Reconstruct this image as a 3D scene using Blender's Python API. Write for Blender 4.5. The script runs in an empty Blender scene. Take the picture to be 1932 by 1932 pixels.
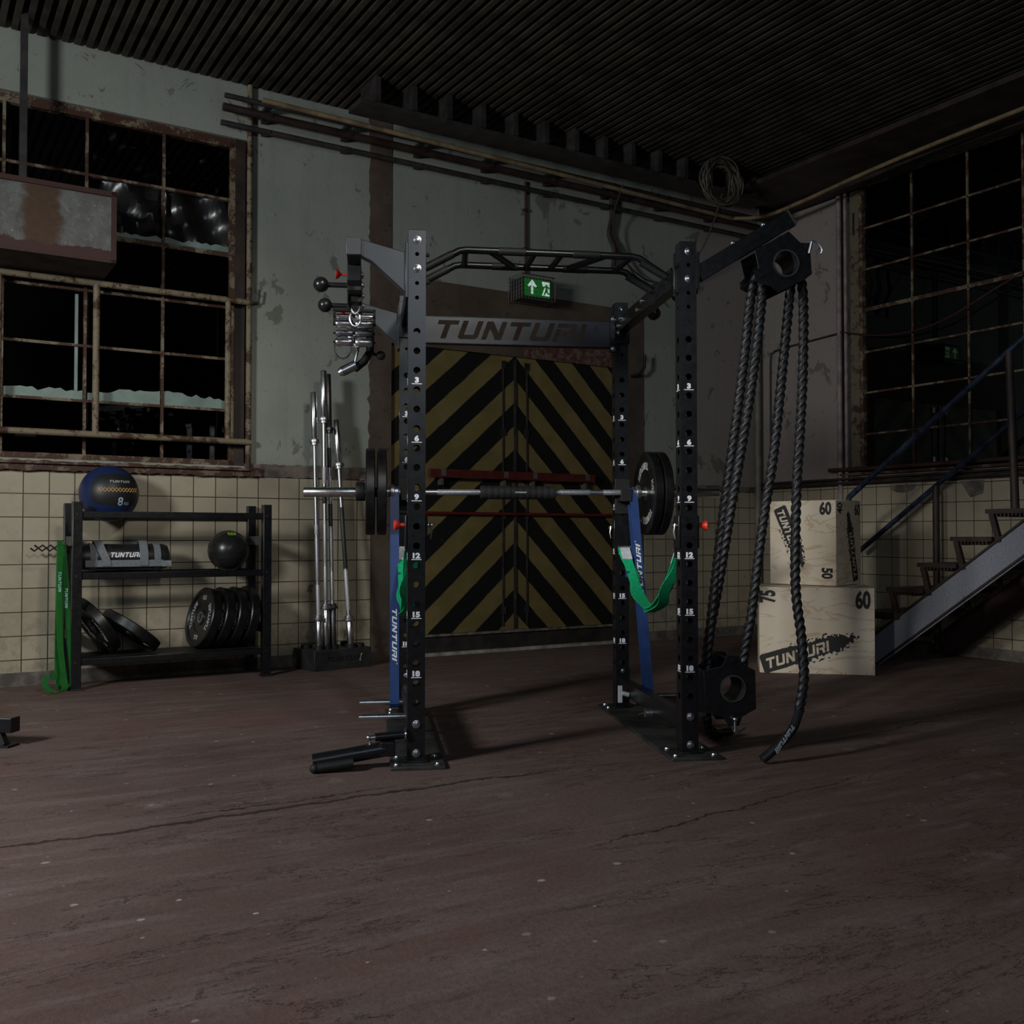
import bpy, bmesh, math, random
from math import sin, cos, pi, radians, sqrt, atan2
from mathutils import Vector as V, Matrix as M, geometry
random.seed(7)
C = bpy.context.scene.collection
# ------------------------------------------------------------------ helpers
class G:                                   # node graph helper
    def __init__(s, name):
        s.m = bpy.data.materials.new(name); s.m.use_nodes = True
        s.t = s.m.node_tree; s.b = s.t.nodes['Principled BSDF']; s.out = s.t.nodes['Material Output']
    def n(s, typ, ins=None, **kw):
        d = s.t.nodes.new(typ)
        for k, v in kw.items(): setattr(d, k, v)
        for k, v in (ins or {}).items(): s.set(d.inputs[k], v)
        return d
    def set(s, sock, v):
        if isinstance(v, bpy.types.NodeSocket): s.t.links.new(v, sock)
        elif isinstance(v, (tuple, list)) and len(v) == 3 and sock.type == 'RGBA': sock.default_value = (*v, 1)
        else: sock.default_value = v
    def ma(s, op, a, b=0.0, c=None):
        d = s.n('ShaderNodeMath', operation=op); s.set(d.inputs[0], a); s.set(d.inputs[1], b)
        if c is not None: s.set(d.inputs[2], c)
        return d.outputs[0]
    def mix(s, f, a, b, mode='MIX'):
        d = s.n('ShaderNodeMix', data_type='RGBA', blend_type=mode)
        s.set(d.inputs[0], f); s.set(d.inputs[6], a); s.set(d.inputs[7], b); return d.outputs[2]
    def obj(s):
        return s.n('ShaderNodeTexCoord').outputs['Object']
    def xyz(s, v):
        d = s.n('ShaderNodeSeparateXYZ'); s.set(d.inputs[0], v); return d.outputs
    def noise(s, vec, scale, detail=4, rough=.6, dist=0):
        d = s.n('ShaderNodeTexNoise'); s.set(d.inputs['Vector'], vec); d.inputs['Scale'].default_value = scale
        d.inputs['Detail'].default_value = detail; d.inputs['Roughness'].default_value = rough; d.inputs['Distortion'].default_value = dist
        return d.outputs[0]
    def ramp(s, f, a, b):                  # smooth 0..1 between a and b
        d = s.n('ShaderNodeMapRange', interpolation_type='SMOOTHSTEP'); s.set(d.inputs[0], f)
        d.inputs[1].default_value = a; d.inputs[2].default_value = b; return d.outputs[0]
    def mapv(s, v, sc=(1, 1, 1), loc=(0, 0, 0), rot=(0, 0, 0)):
        d = s.n('ShaderNodeMapping'); s.set(d.inputs[0], v); d.inputs['Scale'].default_value = sc
        d.inputs['Location'].default_value = loc; d.inputs['Rotation'].default_value = rot; return d.outputs[0]
    def bump(s, h, st=.3, dist=.01):
        d = s.n('ShaderNodeBump'); s.set(d.inputs['Height'], h); d.inputs['Strength'].default_value = st
        d.inputs['Distance'].default_value = dist; s.t.links.new(d.outputs[0], s.b.inputs['Normal'])
    def fin(s, col=None, rough=.5, metal=0., spec=None):
        if col is not None: s.set(s.b.inputs['Base Color'], col)
        s.set(s.b.inputs['Roughness'], rough); s.set(s.b.inputs['Metallic'], metal)
        if spec is not None: s.b.inputs['Specular IOR Level'].default_value = spec
        return s.m
def simple(name, col, rough=.5, metal=0., var=.25, scale=18, bump=0, spec=None):
    g = G(name); v = g.obj(); n = g.noise(v, scale)
    c = g.mix(g.ramp(n, .3, .7), tuple(x*(1-var) for x in col), tuple(min(1, x*(1+var)) for x in col))
    r = g.ma('ADD', g.ma('MULTIPLY', n, .16), rough-.08)
    if bump: g.bump(g.noise(v, scale*6), bump, .003)
    return g.fin(c, r, metal, spec)

class MB:
    def __init__(s): s.v = []; s.f = []; s.mi = []
    def add(s, vs, fs, mi=0, mat=None):
        o = len(s.v)
        s.v += [tuple(mat @ V(p)) if mat is not None else tuple(p) for p in vs]
        s.f += [[i+o for i in f] for f in fs]; s.mi += [mi]*len(fs); return s
    def box(s, c, d, R=None, mi=0, mat=None):
        vs = []
        for x in (-.5, .5):
            for y in (-.5, .5):
                for z in (-.5, .5):
                    p = V((x*d[0], y*d[1], z*d[2]))
                    if R is not None: p = R @ p
                    vs.append(p+V(c))
        return s.add(vs, [(0,1,3,2),(4,6,7,5),(0,4,5,1),(2,3,7,6),(0,2,6,4),(1,5,7,3)], mi, mat)
    def bx(s, x0, x1, y0, y1, z0, z1, mi=0, mat=None):
        return s.box(((x0+x1)/2, (y0+y1)/2, (z0+z1)/2), (abs(x1-x0), abs(y1-y0), abs(z1-z0)), None, mi, mat)
    def bar(s, p0, p1, w, h, up=(0,0,1), mi=0):          # rectangular bar from p0 to p1
        p0 = V(p0); p1 = V(p1); a = (p1-p0); L = a.length; a.normalize()
        x = a.cross(V(up)); x.normalize(); z = x.cross(a)
        R = M((x, a, z)).transposed()
        return s.box((p0+p1)/2, (w, L, h), R, mi)
    def cyl(s, p0, p1, r, r1=None, n=16, mi=0):
        return s.tube([p0, p1], [r, r if r1 is None else r1], n, mi=mi)
    def frames(s, pts):
        pts = [V(p) for p in pts]; T = []
        for i in range(len(pts)):
            a = pts[max(0, i-1)]; b = pts[min(len(pts)-1, i+1)]
            T.append((b-a).normalized())
        u = T[0].orthogonal().normalized(); fr = []
        for t in T:
            u = u-t*u.dot(t)
            u = u.normalized() if u.length > 1e-6 else t.orthogonal().normalized()
            fr.append((u, t.cross(u)))
        return pts, T, fr
    def tube(s, pts, r, n=12, mi=0, closed=False):
        pts, T, fr = s.frames(pts); k = len(pts); vs = []; fs = []
        rr = r if isinstance(r, (list, tuple)) else [r]*k
        for i in range(k):
            for j in range(n):
                a = 2*pi*j/n; vs.append(pts[i]+(fr[i][0]*cos(a)+fr[i][1]*sin(a))*rr[i])
        for i in range(k-1 if not closed else k):
            q = (i+1) % k
            for j in range(n): fs.append((i*n+j, i*n+(j+1) % n, q*n+(j+1) % n, q*n+j))
        if not closed: fs += [tuple(range(n))[::-1], tuple((k-1)*n+j for j in range(n))]
        return s.add(vs, fs, mi)
    def lathe(s, prof, mat=None, n=40, mi=0, closed=False):   # (r, z) about local z
        vs = []; fs = []; k = len(prof)
        for r, z in prof:
            for j in range(n): a = 2*pi*j/n; vs.append((r*cos(a), r*sin(a), z))
        for i in range(k if closed else k-1):
            q = (i+1) % k
            for j in range(n): fs.append((i*n+j, i*n+(j+1) % n, q*n+(j+1) % n, q*n+j))
        if not closed:
            if prof[0][0] > 1e-6: fs.append(tuple(range(n))[::-1])
            if prof[-1][0] > 1e-6: fs.append(tuple((k-1)*n+j for j in range(n)))
        return s.add(vs, fs, mi, mat)
    def sphere(s, c, r, n=20, mi=0, sc=(1, 1, 1)):
        m = n//2; prof = [(max(1e-5, r*sin(pi*i/m)), -r*cos(pi*i/m)) for i in range(m+1)]
        return s.lathe(prof, M.Translation(V(c)) @ M.Diagonal((*sc, 1)), n, mi)
    def loops(s, lp, t, mat=None, mi=0):       # plate from 2D outlines (first outer, others holes or islands), thickness t
        lp = [[V((p[0], p[1], 0)) for p in l] for l in lp]
        tris = geometry.tessellate_polygon(lp); flat = [p for l in lp for p in l]; n = len(flat)
        vs = [tuple(p) for p in flat]+[(p.x, p.y, t) for p in flat]; fs = []
        for a in tris:
            fs.append((a[0], a[1], a[2])); fs.append((a[2]+n, a[1]+n, a[0]+n))
        o = 0
        for l in lp:
            k = len(l)
            for j in range(k): fs.append((o+j, o+(j+1) % k, n+o+(j+1) % k, n+o+j))
            o += k
        return s.add(vs, fs, mi, mat)
    def strip(s, pts, wv, t, mi=0, closed=False):      # webbing: path, width vector (or list), thickness
        pts = [V(p) for p in pts]; k = len(pts); vs = []; fs = []
        for i, p in enumerate(pts):
            w = V(wv[i]) if isinstance(wv, list) else V(wv)
            a = pts[(i-1) % k] if (closed or i) else p; b = pts[(i+1) % k] if (closed or i < k-1) else p
            nrm = (b-a).cross(w); nrm = nrm.normalized()*t/2 if nrm.length > 1e-9 else V((0, 0, t/2))
            vs += [p-w/2-nrm, p+w/2-nrm, p+w/2+nrm, p-w/2+nrm]
        for i in range(k if closed else k-1):
            q = (i+1) % k
            for j in range(4): fs.append((i*4+j, i*4+(j+1) % 4, q*4+(j+1) % 4, q*4+j))
        if not closed: fs += [(3, 2, 1, 0), tuple((k-1)*4+j for j in range(4))]
        return s.add(vs, fs, mi)
    def build(s, name, mats, parent=None, mat=None, bevel=0, smooth=True, seg=2, recalc=True):
        me = bpy.data.meshes.new(name); me.from_pydata(s.v, [], s.f)
        for m in (mats if isinstance(mats, (list, tuple)) else [mats]): me.materials.append(m)
        me.polygons.foreach_set('material_index', s.mi)
        if recalc:
            b = bmesh.new(); b.from_mesh(me); bmesh.ops.recalc_face_normals(b, faces=b.faces); b.to_mesh(me); b.free()
        if smooth: me.shade_smooth(); me.set_sharp_from_angle(angle=radians(38))
        o = bpy.data.objects.new(name, me); C.objects.link(o)
        if parent is not None: o.parent = parent
        if mat is not None: o.matrix_basis = mat
        if bevel:
            d = o.modifiers.new('edge', 'BEVEL'); d.width = bevel; d.segments = seg; d.limit_method = 'ANGLE'; d.angle_limit = radians(40)
        return o
def tag(o, label, cat, group=None):
    o['label'] = label; o['category'] = cat
    if group: o['group'] = group
    return o
def thing(name, label, cat, mat=None, group=None):
    o = bpy.data.objects.new(name, None); C.objects.link(o); o.empty_display_size = .1
    if mat is not None: o.matrix_basis = mat
    return tag(o, label, cat, group)
def struct(o): o['kind'] = 'structure'; return o
def dup(root, mat, label, group=None):
    r = root.copy(); C.objects.link(r); r.matrix_basis = mat; r['label'] = label
    if group: r['group'] = group
    for ch in list(root.children):
        c = ch.copy(); C.objects.link(c); c.parent = r
        for g in list(ch.children):
            d = g.copy(); C.objects.link(d); d.parent = c
    return r
def TR(x, y, z=0): return M.Translation(V((x, y, z)))
def RX(d): return M.Rotation(radians(d), 4, 'X')
def RY(d): return M.Rotation(radians(d), 4, 'Y')
def RZ(d): return M.Rotation(radians(d), 4, 'Z')
def SC(x, y=1, z=1): return M.Diagonal((x, y, z, 1))
def ring(cx, cy, r, n=16): return [(cx+r*cos(2*pi*i/n), cy+r*sin(2*pi*i/n)) for i in range(n)]
def smoothpath(p, step=.02):
    p = [V(q) for q in p]; out = []
    for i in range(len(p)-1):
        a, b, c, d = p[max(0, i-1)], p[i], p[i+1], p[min(len(p)-1, i+2)]
        k = max(2, int((c-b).length/step))
        for j in range(k):
            t = j/k
            out.append(.5*((2*b)+(c-a)*t+(2*a-5*b+4*c-d)*t*t+(3*b-a-3*c+d)*t**3))
    out.append(p[-1]); return out
# lettering of the maker's name as slanted block capitals, unit height
GL = {'T': (1.02, [[(0,1),(1.02,1),(1.02,.77),(.65,.77),(.65,0),(.38,0),(.38,.77),(0,.77)]]),
      'U': (1.0, [[(0,1),(.27,1),(.27,.24),(.73,.24),(.73,1),(1,1),(1,.12),(.88,0),(.12,0),(0,.12)]]),
      'N': (1.0, [[(0,0),(0,1),(.3,1),(.74,.4),(.74,1),(1,1),(1,0),(.7,0),(.26,.6),(.26,0)]]),
      'R': (1.0, [[(0,1),(.88,1),(1,.88),(1,.46),(.9,.36),(1,.0),(.73,0),(.62,.34),(.36,.34),(.36,.54),(.74,.54),(.74,.78),(0,.78)],
                  [(0,.68),(.26,.68),(.26,0),(0,0)]]),
      'I': (.27, [[(0,0),(.27,0),(.27,1),(0,1)]])}
def logo(h, sx=1.0, shear=.32, gap=.17):
    x = 0; out = []
    for ch in 'TUNTURI':
        w, ls = GL[ch]
        for l in ls: out.append([((x+p[0]+shear*p[1])*h*sx, p[1]*h) for p in l])
        x += w+gap
    W = (x-gap+shear)*h*sx
    return [[(p[0]-W/2, p[1]-h/2) for p in l] for l in out], W
def addlogo(mb, h, mat, t=.0008, sx=1.0, mi=0, fit=None, shear=.32):
    ls, W = logo(h, sx, shear)
    if fit: ls, W = logo(h, sx*fit/W, shear)
    for l in ls: mb.loops([l], t, mat, mi)
    return W
_fc = {}
def text(mb, body, size, mat, t=.0008, xs=1.0, bold=0., mi=0):
    k = (body, bold)
    if k not in _fc:
        cu = bpy.data.curves.new('lettering', 'FONT'); cu.body = body; cu.size = 1; cu.offset = bold
        cu.align_x = 'CENTER'; cu.align_y = 'CENTER'; cu.extrude = .5; cu.resolution_u = 4
        o = bpy.data.objects.new('lettering', cu); C.objects.link(o)
        me = bpy.data.meshes.new_from_object(o.evaluated_get(bpy.context.evaluated_depsgraph_get()))
        _fc[k] = ([tuple(v.co) for v in me.vertices], [tuple(p.vertices) for p in me.polygons])
        bpy.data.objects.remove(o); bpy.data.curves.remove(cu); bpy.data.meshes.remove(me)
    vs, fs = _fc[k]
    cx = (max(v[0] for v in vs)+min(v[0] for v in vs))/2; cy = (max(v[1] for v in vs)+min(v[1] for v in vs))/2
    mb.add([((v[0]-cx)*size*xs, (v[1]-cy)*size, v[2]*t+t/2) for v in vs], fs, mi, mat)
# ------------------------------------------------------------------ materials
blk = simple('black_powder_coat', (.0075, .0078, .0092), .30, .0, .2, 30, 0, spec=.5)
blk2 = simple('black_rubber', (.006, .006, .0065), .36, 0, .3, 24, .03)
blkm = simple('black_matte', (.006, .006, .006), .62, 0, .3, 40)
chrome = simple('chrome', (.72, .73, .75), .27, 1., .08, 20)
steel = simple('brushed_steel', (.5, .51, .53), .38, 1., .12, 60)
dsteel = simple('dark_steel', (.16, .16, .17), .42, 1., .2, 60)
boltm = simple('zinc_bolt', (.62, .63, .66), .3, 1., .1, 60)
white = simple('white_print', (.75, .77, .82), .6, 0, .04, 40)
greyp = simple('grey_print', (.34, .36, .34), .6, 0, .15, 60)
red = simple('red_plastic', (.62, .035, .02), .4, 0, .1, 20)
blue = simple('blue_rubber', (.013, .045, .165), .5, 0, .15, 12)
green = simple('green_rubber', (.014, .15, .022), .5, 0, .15, 12)
gstrap = simple('green_webbing', (.005, .42, .17), .6, 0, .18, 60, .2)
grey = simple('grey_webbing', (.16, .175, .19), .75, 0, .15, 80, .2)
vinyl = simple('black_vinyl', (.014, .014, .015), .4, 0, .2, 30, .05)
navy = simple('navy_vinyl', (.012, .03, .13), .5, 0, .2, 30, .05)
orange = simple('tan_lacing', (.55, .3, .1), .6, 0, .1, 30)
rope_m = simple('black_rope', (.010, .0105, .012), .45, 0, .3, 90, .2)
brownp = simple('rusty_brown_paint', (.028, .016, .012), .6, 0, .5, 6, .3)
pipe_b = simple('blue_pipe_paint', (.018, .028, .056), .36, 0, .7, 14, .3)
pipe_d = simple('dark_pipe', (.03, .026, .024), .55, 0, .4, 8)
tan = simple('tan_pipe', (.2, .14, .075), .6, 0, .35, 9)
concrete = simple('grey_concrete', (.13, .115, .095), .9, 0, .45, 9, .4)
beige = None
def rustpaint(name, col, amt=.5):
    g = G(name); v = g.obj(); n = g.noise(v, 9, 6, .7); n2 = g.noise(v, 70, 3, .7)
    c = g.mix(g.ramp(n2, .35, .7), tuple(x*.75 for x in col), col)
    f = g.ramp(g.ma('ADD', n, g.ma('MULTIPLY', n2, .25)), amt+.14, amt+.24)
    c = g.mix(f, c, (.05, .018, .008))
    g.bump(n2, .3, .004); return g.fin(c, .7)
beige = rustpaint('flaking_beige_paint', (.21, .17, .105), .41)
beige2 = rustpaint('beige_pipe_paint', (.22, .18, .11), .47)
redrust = rustpaint('red_oxide_paint', (.05, .019, .014), .5)
def plaster(name, col, col2, warm_light=False):
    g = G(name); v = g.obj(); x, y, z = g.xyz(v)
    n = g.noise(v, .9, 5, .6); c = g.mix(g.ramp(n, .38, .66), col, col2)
    if warm_light: c = g.mix(g.ramp(g.ma('ADD', x, g.ma('MULTIPLY', n, .5)), 2.12, 2.3), c, (.285, .25, .222))  # warm light at the right end, painted into the plaster colour
    st = g.noise(g.mapv(v, (6, 6, .7)), 1.2, 4)                              # vertical dirt streaks
    c = g.mix(g.ma('MULTIPLY', g.ramp(st, .5, .75), .3), c, tuple(a*.55 for a in col))
    sp = g.noise(v, 26, 3, .5); c = g.mix(g.ma('MULTIPLY', g.ramp(sp, .64, .72), .6), c, tuple(a*.5 for a in col))
    ch = g.noise(g.mapv(v, (1, 1, .8)), 4.2, 7, .66, .5); f = g.ramp(ch, .605, .622)        # small flaked patches
    c = g.mix(g.ma('MULTIPLY', f, .62), c, (.1, .09, .07))
    pt = g.noise(v, 60, 2, .5); c = g.mix(g.ma('MULTIPLY', g.ramp(pt, .70, .74), .7), c, (.07, .06, .05))
    ck = g.noise(v, 3.2, 8, .75, .4); cr = g.ma('SUBTRACT', 1, g.ramp(g.ma('ABSOLUTE', g.ma('SUBTRACT', ck, .52)), .0, .0045))
    c = g.mix(g.ma('MULTIPLY', cr, .0), c, (.08, .07, .06))
    g.bump(g.ma('SUBTRACT', g.noise(v, 40, 4), g.ma('MULTIPLY', f, 1.2)), .25, .006)
    return g.fin(c, .85, spec=.2)
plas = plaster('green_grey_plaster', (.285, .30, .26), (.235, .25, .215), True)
plas_r = plaster('pinkish_grey_plaster', (.30, .255, .235), (.27, .245, .215))  # side wall's warm light is put into its pinkish base colour
def tiles(name, ax):
    g = G(name); v = g.obj(); s = g.xyz(v); cb = g.n('ShaderNodeCombineXYZ'); g.set(cb.inputs[0], s[ax]); g.set(cb.inputs[1], s[2])
    p = g.mapv(cb.outputs[0], loc=(.02, -.014, 0))
    wob = g.noise(v, 2.2, 3); 
    b = g.n('ShaderNodeTexBrick', {'Vector': p, 'Color1': (.39, .345, .25), 'Color2': (.345, .30, .215), 'Mortar': (.035, .024, .015), 'Scale': 1.,
        'Mortar Size': .0032, 'Mortar Smooth': .1, 'Bias': 0., 'Brick Width': .149, 'Row Height': .148}, offset=0., squash=1.)
    n = g.noise(v, 4, 6, .65); c = g.mix(g.ma('MULTIPLY', g.ramp(n, .45, .75), .4), b.outputs[0], (.2, .165, .105))
    fine = g.noise(v, 45, 4, .7); c = g.mix(g.ramp(fine, .68, .73), c, (.09, .065, .04))
    low = g.ma('MULTIPLY', g.ramp(s[2], .75, .05), g.ramp(g.noise(v, 13, 5, .7), .47, .62)); c = g.mix(g.ma('MULTIPLY', low, .35), c, (.1, .075, .045))
    chip = g.ramp(g.noise(v, 3.3, 6, .55, .3), .70, .715); c = g.mix(chip, c, (.13, .115, .095))
    g.bump(g.ma('ADD', g.ma('MULTIPLY', b.outputs[1], -1), g.ma('MULTIPLY', chip, -1)), .5, .003)
    return g.fin(c, g.ma('ADD', .3, g.ma('MULTIPLY', n, .3)), spec=.4)
tile_b = tiles('cream_wall_tiles', 0); tile_r = tiles('cream_wall_tiles_side', 1)
CRACKS = ((-.028, -3.535, -4.5, -1.9, .016), (-.028, -3.47, -3.6, -2.6, .008), (.05, -3.62, -1.2, .4, .009), (.12, -4.05, -2.6, -.9, .007))
def floor_mat():
    g = G('worn_reddish_floor'); v = g.mapv(g.obj(), rot=(0, 0, radians(2)))
    n = g.noise(v, .55, 6, .6); c = g.mix(g.ramp(n, .35, .68), (.125, .078, .064), (.185, .126, .108))
    st = g.noise(g.mapv(v, (1.1, 6, 1)), 1.7, 7, .7); c = g.mix(g.ma('MULTIPLY', g.ramp(st, .45, .7), .5), c, (.235, .185, .17))
    dk = g.noise(g.mapv(v, (1.6, 9, 1), loc=(3, 1, 0)), 1.3, 7, .72); c = g.mix(g.ma('MULTIPLY', g.ramp(dk, .53, .72), .65), c, (.055, .037, .031))
    fine = g.noise(v, 55, 5, .75); c = g.mix(g.ma('MULTIPLY', g.ramp(fine, .4, .65), .28), c, (.05, .037, .032))
    rd = g.noise(v, 1.3, 4, .6, .5); c = g.mix(g.ma('MULTIPLY', g.ramp(rd, .5, .72), .45), c, (.15, .07, .057))
    cr = g.noise(g.mapv(v, (.7, 2.6, 1)), .7, 9, .68, .3)
    crk = g.ma('SUBTRACT', 1, g.ramp(g.ma('ABSOLUTE', g.ma('SUBTRACT', cr, .5)), .0, .0028)); c = g.mix(g.ma('MULTIPLY', crk, .75), c, (.018, .012, .01))
    vo = g.n('ShaderNodeTexVoronoi', {'Vector': g.mapv(g.obj(), (1, 1.3, 1)), 'Scale': 8., 'Randomness': 1.}, voronoi_dimensions='2D')
    pick = g.n('ShaderNodeSeparateColor'); g.set(pick.inputs[0], vo.outputs['Color'])
    sz = g.ma('ADD', .012, g.ma('MULTIPLY', g.ma('POWER', pick.outputs[1], 3.), .085)); dd = g.ma('SUBTRACT', g.ma('ADD', vo.outputs['Distance'], g.ma('MULTIPLY', g.ma('SUBTRACT', g.noise(v, 70, 4, .7), .5), .09)), sz)
    sp = g.ma('MULTIPLY', g.ma('MULTIPLY', g.ramp(dd, .02, -.004), g.ramp(pick.outputs[0], .8, .82)), g.ma('ADD', .35, g.ma('MULTIPLY', pick.outputs[2], .65))); c = g.mix(g.ma('MULTIPLY', sp, .85), c, (.5, .45, .41))
    vo2 = g.n('ShaderNodeTexVoronoi', {'Vector': g.obj(), 'Scale': 1.6, 'Randomness': 1.}, voronoi_dimensions='2D')
    pk2 = g.n('ShaderNodeSeparateColor'); g.set(pk2.inputs[0], vo2.outputs['Color'])
    s2 = g.ma('MULTIPLY', g.ramp(g.ma('ADD', vo2.outputs['Distance'], g.ma('MULTIPLY', g.noise(v, 22, 4), .12)), .13, .09), g.ramp(pk2.outputs[1], .62, .64))
    c = g.mix(g.ma('MULTIPLY', s2, .5), c, (.22, .18, .15))
    x, y, z = g.xyz(g.obj()); wb_ = g.noise(g.obj(), 2.2, 6, .7)
    def crack(slope, y0, xa, xb, wd):
        dy = g.ma('ABSOLUTE', g.ma('SUBTRACT', g.ma('ADD', y, g.ma('MULTIPLY', wb_, .22)), g.ma('ADD', y0, g.ma('MULTIPLY', x, slope))))
        return g.ma('MULTIPLY', g.ramp(dy, wd, wd*.35), g.ma('MULTIPLY', g.ramp(x, xa, xa+.3), g.ramp(x, xb, xb-.3)))
    for a_ in CRACKS: c = g.mix(g.ma('MULTIPLY', crack(*a_), .85), c, (.022, .014, .012))
    h = g.ma('ADD', g.ma('MULTIPLY', fine, .5), g.ma('ADD', g.ma('MULTIPLY', st, 1.2), g.ma('MULTIPLY', crk, -1.6)))
    g.bump(h, .55, .012); return g.fin(c, g.ma('ADD', .62, g.ma('MULTIPLY', n, .3)), spec=.3)
floor_m = floor_mat()
def brown_portal():
    g = G('brown_portal_paint'); v = g.obj(); x, y, z = g.xyz(v); n = g.noise(v, 3, 6, .65)
    c = g.mix(g.ramp(n, .35, .68), (.075, .054, .04), (.11, .083, .063))
    fl = g.noise(v, 14, 5, .65); c = g.mix(g.ma('MULTIPLY', g.ramp(fl, .62, .66), .55), c, (.045, .028, .02))
    e = g.ma('MULTIPLY', g.ma('MULTIPLY', g.ramp(z, 2.56, 2.52), g.ramp(z, 2.36, 2.37)), g.ramp(g.ma('ADD', x, g.ma('MULTIPLY', fl, .1)), .16, .17))
    br = g.mix(g.ramp(g.noise(v, 22, 5, .7), .4, .62), (.085, .034, .028), (.165, .11, .09)); c = g.mix(g.ma('MULTIPLY', e, g.ramp(x, 1.14, 1.12)), c, br)
    g.bump(fl, .35, .006); return g.fin(c, .8, spec=.2)
portal_m = brown_portal()
def chevron():
    g = G('chevron_door_paint'); v = g.obj(); x, y, z = g.xyz(v)
    w = g.ma('MULTIPLY', g.noise(v, 9, 3), .02)
    au = g.ma('ABSOLUTE', x); k = g.ma('ADD', .955, g.ma('MULTIPLY', g.ma('SIGN', x), .065))
    ph = g.ma('DIVIDE', g.ma('SUBTRACT', 2.232, g.ma('ADD', g.ma('ADD', z, w), g.ma('MULTIPLY', au, k))), .382)
    f = g.ma('FRACT', g.ma('ADD', ph, 10.)); yel = g.ma('MULTIPLY', g.ramp(f, .0, .012), g.ramp(f, .512, .5))
    n = g.noise(v, 3.5, 6, .65); yc = g.mix(g.ramp(n, .35, .7), (.15, .112, .038), (.2, .152, .06))
    c = g.mix(yel, (.009, .008, .007), yc)
    wr = g.noise(v, 2.3, 8, .72, .4); c = g.mix(g.ramp(wr, .66, .70), c, (.018, .013, .01))
    sp = g.noise(v, 34, 3, .6); c = g.mix(g.ma('MULTIPLY', g.ramp(sp, .72, .75), .7), c, (.12, .1, .07))
    g.bump(sp, .2, .003); return g.fin(c, .6, spec=.25)
chev_m = chevron()
def plywood():
    g = G('birch_plywood'); v = g.obj(); p = g.mapv(v, (1.2, 1.2, 4.))
    n = g.noise(p, 1.6, 5, .55, .9); f = g.ma('FRACT', g.ma('MULTIPLY', n, 6.))
    ln = g.ma('SUBTRACT', 1, g.ramp(g.ma('ABSOLUTE', g.ma('SUBTRACT', f, .5)), .0, .17))
    c = g.mix(g.ma('MULTIPLY', ln, .7), (.66, .57, .43), (.42, .3, .18))
    c = g.mix(g.ma('MULTIPLY', g.ramp(g.noise(v, 5, 3), .4, .7), .35), c, (.72, .68, .6))
    fi = g.noise(g.mapv(v, (3, 3, 60)), 3, 3); c = g.mix(g.ma('MULTIPLY', fi, .12), c, (.3, .2, .12))
    return g.fin(c, .55)
ply = plywood()
def heater_mat():
    g = G('rusted_galvanised_sheet'); v = g.obj(); x, y, z = g.xyz(v)
    n = g.noise(v, 7, 6, .7); n2 = g.noise(v, 30, 4, .7)
    c = g.mix(g.ramp(n, .35, .65), (.085, .083, .075), (.135, .14, .13)); c = g.mix(g.ramp(n2, .55, .7), c, (.19, .195, .2))
    f = g.ramp(g.ma('ADD', g.ma('ABSOLUTE', g.ma('ADD', x, .42)), g.ma('MULTIPLY', n, .16)), .22, .15)
    c = g.mix(f, c, g.mix(n2, (.035, .015, .006), (.085, .042, .018)))
    c = g.mix(g.ramp(g.ma('ADD', z, g.ma('MULTIPLY', n, .11)), .135, .125), c, (.045, .015, .013))
    return g.fin(c, .65)
heat_m = heater_mat()
stringer_m = rustpaint('blue_grey_steel_paint', (.24, .25, .29), .62)
pan = G('glass'); tr = pan.n('ShaderNodeBsdfTransparent', {'Color': (.42, .45, .45)}); gl = pan.n('ShaderNodeBsdfGlossy', {'Color': (.8, .85, .85), 'Roughness': .02})
fr = pan.n('ShaderNodeFresnel', {'IOR': 1.45}); mx = pan.n('ShaderNodeMixShader'); pan.set(mx.inputs[0], fr.outputs[0])
pan.t.links.new(tr.outputs[0], mx.inputs[1]); pan.t.links.new(gl.outputs[0], mx.inputs[2]); pan.t.links.new(mx.outputs[0], pan.out.inputs[0]); glass = pan.m
shard = simple('whitewashed_glass', (.17, .235, .205), .5, 0, .2, 7)
plastic = simple('black_plastic_sheet', (.01, .0105, .01), .26, 0, .3, 4, 0)
def emis(name, col, st):
    g = G(name); g.fin((.02, .02, .02), .5); g.b.inputs['Emission Color'].default_value = (*col, 1); g.b.inputs['Emission Strength'].default_value = st; return g.m
exit_g = emis('lit_green_sign', (.006, .2, .02), .30); exit_w = emis('lit_white_symbol', (.62, .8, .72), .62)
# ------------------------------------------------------------------ room
RM = TR(0, 8.11) @ RZ(31.8)                 # x along the back wall, y away from the room, z up
CU = 2.80                                    # corner
def S(mb, name, m, bevel=0, **k): return struct(mb.build(name, m, None, RM, bevel, **k))
b = MB(); b.bx(-14, 9, -14, .6, -.12, 0); S(b, 'floor', floor_m)
b = MB()
b.bx(-8, -2.165, 0, .3, 0, 1.42); b.bx(-8, -2.165, 0, .3, 3.72, 4.4); b.bx(-2.165, -1.088, 0, .3, 0, 4.4)
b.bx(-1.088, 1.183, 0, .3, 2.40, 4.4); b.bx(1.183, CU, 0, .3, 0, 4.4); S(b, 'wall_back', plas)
b = MB(); b.bx(CU, CU+.3, -1.0, .3, 0, 4.4); b.bx(CU, CU+.3, -5.2, -1.0, 0, 1.45); b.bx(CU, CU+.3, -5.2, -1.0, 4.1, 4.4); b.bx(CU, CU+.3, -9.5, -5.2, 0, 4.4)
S(b, 'wall_right', plas_r)
b = MB(); b.bx(-8.3, -8.0, -14, .3, 0, 4.4); S(b, 'wall_left', plas)
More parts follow.
